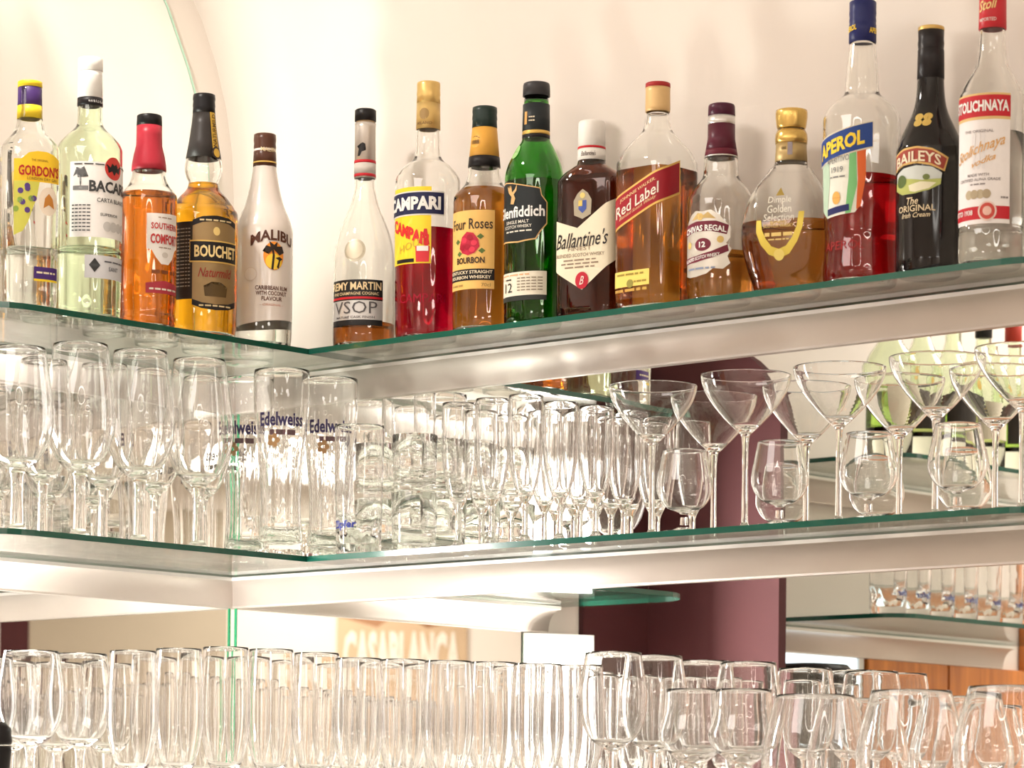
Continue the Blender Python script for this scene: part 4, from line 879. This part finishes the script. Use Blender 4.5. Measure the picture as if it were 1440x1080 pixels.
for i, (px, ry) in enumerate(((1206, 984), (1352, 981))):
    put('big_snifter', at_R(px, .13, KZ), 'large round brandy glass behind the front ones, '+('left', 'right')[i], 'glass', 'large brandy glasses', ry)
# neighbours that would touch are moved apart along the line of sight; the rim height follows
for it in range(60):
    hit = False
    for i in range(len(ON_COUNTER)):
        for j in range(i):
            a, b_ = ON_COUNTER[i], ON_COUNTER[j]
            gap = (a[0].location-b_[0].location).length-(a[1]+b_[1]+.002)
            if gap < 0:
                hit = True
                da, db = Fv.dot(a[0].location-CAM), Fv.dot(b_[0].location-CAM)
                near, far = (a, b_) if da < db else (b_, a)
                for g, sg in ((near, -1), (far, 1)):
                    d = g[0].location-CAM; d.z = 0; d.normalize(); n_ = g[0].location+d*sg*.006
                    if n_.x > g[1]+.004 and -n_.y > g[1]+.004: g[0].location = n_
    if not hit: break
for o, r_, ry, H in ON_COUNTER:
    x_, y_, D = proj(o.location); o.scale.z = (y_-ry)*D/FPX/H
# small dark pepper mill at the left edge of the picture
pos = at_L(-6, .47, KZ, .05); e = empty('pepper_mill', pos)
ml = uniq_z([(.0008, 0), (.019, 0), (.020, .003), (.017, .03), (.0165, .075), (.0185, .098), (.0185, .104)])
obj('mill_body', lathe([(r, z, 0) for r, z in ml], Shape(), True, False, 24), M['black'], e, True)
obj('mill_head', lathe([(.0185, .106, 0), (.0190, .110, 0), (.0180, .125, 0), (.010, .133, 0)], Shape(), True, True, 24), M['black'], e, True)
tag(e, 'small dark mill at the left edge beside the stemmed glasses', 'mill')

# ------------------------------------------------------------------ things on the far shelves (seen in the mirror)
b_e = PROTO['beer'][0]
for i in range(9):
    pos = Vector((.265, -(S2+.06+.072*i), ZC+SZ)); o = put('beer', pos, 'beer glass with blue lettering on the mirrored far shelf, %s from the partition' % NTH[i], 'glass', 'beer glasses on the far shelf', k=1.0, rz=PI/2+.5*(random.random()-.5))
def far_bottle(i, x, y, cap):
    e = empty('liqueur_bottle', (x, y, ZC+ZT-.0144))
    pr = [(.036, 0), (.040, .003)]+smooth2([(.041, .05), (.041, .15), (.038, .175), (.022, .20), (.0145, .225), (.0140, .27)], 3)
    gl = [(r, z, 0) for r, z in pr]; inn = [(max(.004, r-.003), z, 0) for r, z in pr if z > .006]
    obj('glass_body', lathe(gl+inn[::-1], Shape(), True, True, 28), G_TINT, e, True)
    obj('liquid', lathe([(max(.004, r-.0026), z, 0) for r, z in pr if .006 < z < .15], Shape(), True, True, 28), FARLQ[i % 2], e, True)
    obj('cap', lathe([(.0145, .24, 0), (.0155, .241, 0), (.0155, .285, 0), (.013, .287, 0)], Shape(), True, True, 24), paint(cap), e, True)
    V = []; Fc = []
    for j in range(17):
        a = -1.2+2.4*j/16+PI/2
        V += [(.0418*math.sin(a), -.0418*math.cos(a), .055), (.0418*math.sin(a), -.0418*math.cos(a), .125)]
        if j: Fc.append((2*j-2, 2*j, 2*j+1, 2*j-1))
    l_ = obj('label', mesh('label', V, Fc), paint((.03, .025, .02) if i % 3 else (.75, .70, .55)), e)
    V = [(.0425, .010*math.cos(2*PI*j/14), .145+.010*math.sin(2*PI*j/14)) for j in range(14)]
    obj('seal', mesh('seal', V, [tuple(range(14))]), paint((.70, .48, .10)), l_)
    tag(e, 'pale green bottle on the mirrored far top shelf, %s from the partition' % NTH[i], 'bottle', 'bottles on the far shelf')
FARLQ = [glass('green_liqueur', (.55, .80, .20), 1.36), glass('yellow_green_liqueur', (.80, .84, .40), 1.36)]
for i in range(8): far_bottle(i, .25, -(S2+.08+.095*i), ((.02, .02, .02), (.5, .05, .03), (.6, .45, .1))[i % 3])
# coffee grinder on the counter below the far shelves
e = empty('coffee_grinder', (.20, -1.15, ZC+ZK))
obj('body', box(-.06, .06, -.06, .06, 0, .165, bevel=.012), M['black'], e)
obj('hopper', lathe([(.040, .166, 0), (.058, .185, 0), (.064, .20, 0), (.064, .272, 0), (.0615, .272, 0), (.0615, .20, 0), (.055, .186, 0), (.038, .168, 0)], Shape(), False, False, 36), M['glass'], e, True)
bn = obj('beans', lathe([(.036, .170, 0), (.053, .187, 0), (.058, .200, 0), (.058, .222, 0), (.035, .234, 0), (.010, .238, 0)], Shape(), True, True, 36), plain('coffee_beans', (.035, .018, .010), .4, var=.6, scale=160, bump=1), e, True)
obj('lid', lathe([(.066, .272, 0), (.072, .274, 0), (.073, .290, 0), (.066, .298, 0), (.02, .301, 0)], Shape(), True, True, 40), M['black'], e, True)
obj('spout', box(.055, .095, -.02, .02, .08, .12, bevel=.006), M['black'], e)
tag(e, 'coffee grinder with clear bean hopper and black lid, mirrored at the lower right', 'grinder')

# ------------------------------------------------------------------ poster on the chamfered wall behind the camera (double mirrored)
def chp(s, z, off): return chamfer(s, z, off)
e = empty('wall_poster', chamfer(-.40, .62, 0))
base = chamfer(-.40, .62, 0)
def onp(pts, off): return [tuple(chp(-.40+x, .62+y, off)-base) for x, y in pts]
k_ = onp(rect(-.262, .262, -.45, .42), .004)
back = k_+[tuple(Vector(a)+(chp(0, 0, .016)-chp(0, 0, .004))) for a in k_]
obj('board', mesh('board', back, [(0, 1, 2, 3), (7, 6, 5, 4), (0, 4, 5, 1), (1, 5, 6, 2), (2, 6, 7, 3), (3, 7, 4, 0)]), plain('poster_sepia', (.62, .44, .28), .6, var=.25, scale=3), e)
for poly, col in (([(-.25, .40), (-.05, .40), (.02, .28), (-.10, .22), (-.24, .25)], (.30, .13, .06)), ([(.03, .40), (.25, .40), (.25, .26), (.10, .22), (.0, .29)], (.42, .22, .12)), ([(-.25, -.02), (-.02, -.06), (.10, -.01), (.25, -.06), (.25, -.30), (-.25, -.30)], (.72, .52, .36))):
    obj('figure_print', mesh('figure_print', onp(poly, .0175), [tuple(range(len(poly)))]), paint(col, .6), e)
vs_, fs = text2d('CASABLANCA', .05)
obj('title_lettering', mesh('title_lettering', onp([(-a*.47, .11+b_*.19) for a, b_ in vs_], .019), fs), paint((.86, .78, .68), .6), e)
tag(e, 'sepia film poster with large pale title lettering, reflected above the lower glasses', 'poster')

# ------------------------------------------------------------------ lamps
for i, (x, y, s, pw, lc) in enumerate(FILL_LAMPS):
    e = empty('added_ceiling_lamp', (x, y, ZC+ZCEIL))  # housing for one of the added fill lamps
    bm = bmesh.new(); h = s/2
    for a in ((-h, h, -h, -h+.03), (-h, h, h-.03, h), (-h, -h+.03, -h+.03, h-.03), (h-.03, h, -h+.03, h-.03)): box(a[0], a[1], a[2], a[3], -.06, -.001, bm)
    obj('frame', bm, M['white_enamel'], e); obj('backing', box(-h+.03, h-.03, -h+.03, h-.03, -.012, -.001), M['white_enamel'], e)
    tag(e, 'added unseen square ceiling lamp panel, %s from the shelf corner' % NTH[i], 'lamp', 'added ceiling lamps')
e = empty('downlight', (.30, -.80, ZC+ZCEIL)); obj('trim_ring', lathe([(.045, -.001, 0), (.060, -.001, 0), (.060, -.008, 0), (.045, -.012, 0)], Shape(), False, False, 32), M['white_enamel'], e, True)
tag(e, 'round recessed downlight in the ceiling above the shelf corner', 'lamp')
for i, (x, y, z) in enumerate(((1.9, -1.75, 1.2), (3.15, -1.35, 1.2))):
    e = empty('ring_pendant', (x, y, ZC+z)); tr = bmesh.new()
    R_, r_ = .42, .012
    vs_ = [[tr.verts.new(((R_+r_*math.cos(b_*PI/4))*math.cos(a*PI/24), (R_+r_*math.cos(b_*PI/4))*math.sin(a*PI/24), r_*math.sin(b_*PI/4))) for b_ in range(8)] for a in range(48)]
    for a in range(48):
        for b_ in range(8): tr.faces.new((vs_[a][b_], vs_[(a+1) % 48][b_], vs_[(a+1) % 48][(b_+1) % 8], vs_[a][(b_+1) % 8]))
    obj('ring', tr, emit('ring_glow', (1, .95, .88), 16), e, True)
    for a in range(3):
        an = 2*PI*a/3; obj('wire', lathe([(.0015, 0, 0), (.0015, ZCEIL-z, 0)], Shape(), False, False, 6), M['black'], e).location = (R_*math.cos(an), R_*math.sin(an), 0)
    tag(e, 'glowing ring pendant lamp, %s of the two below the ceiling' % ('left', 'right')[i], 'lamp')
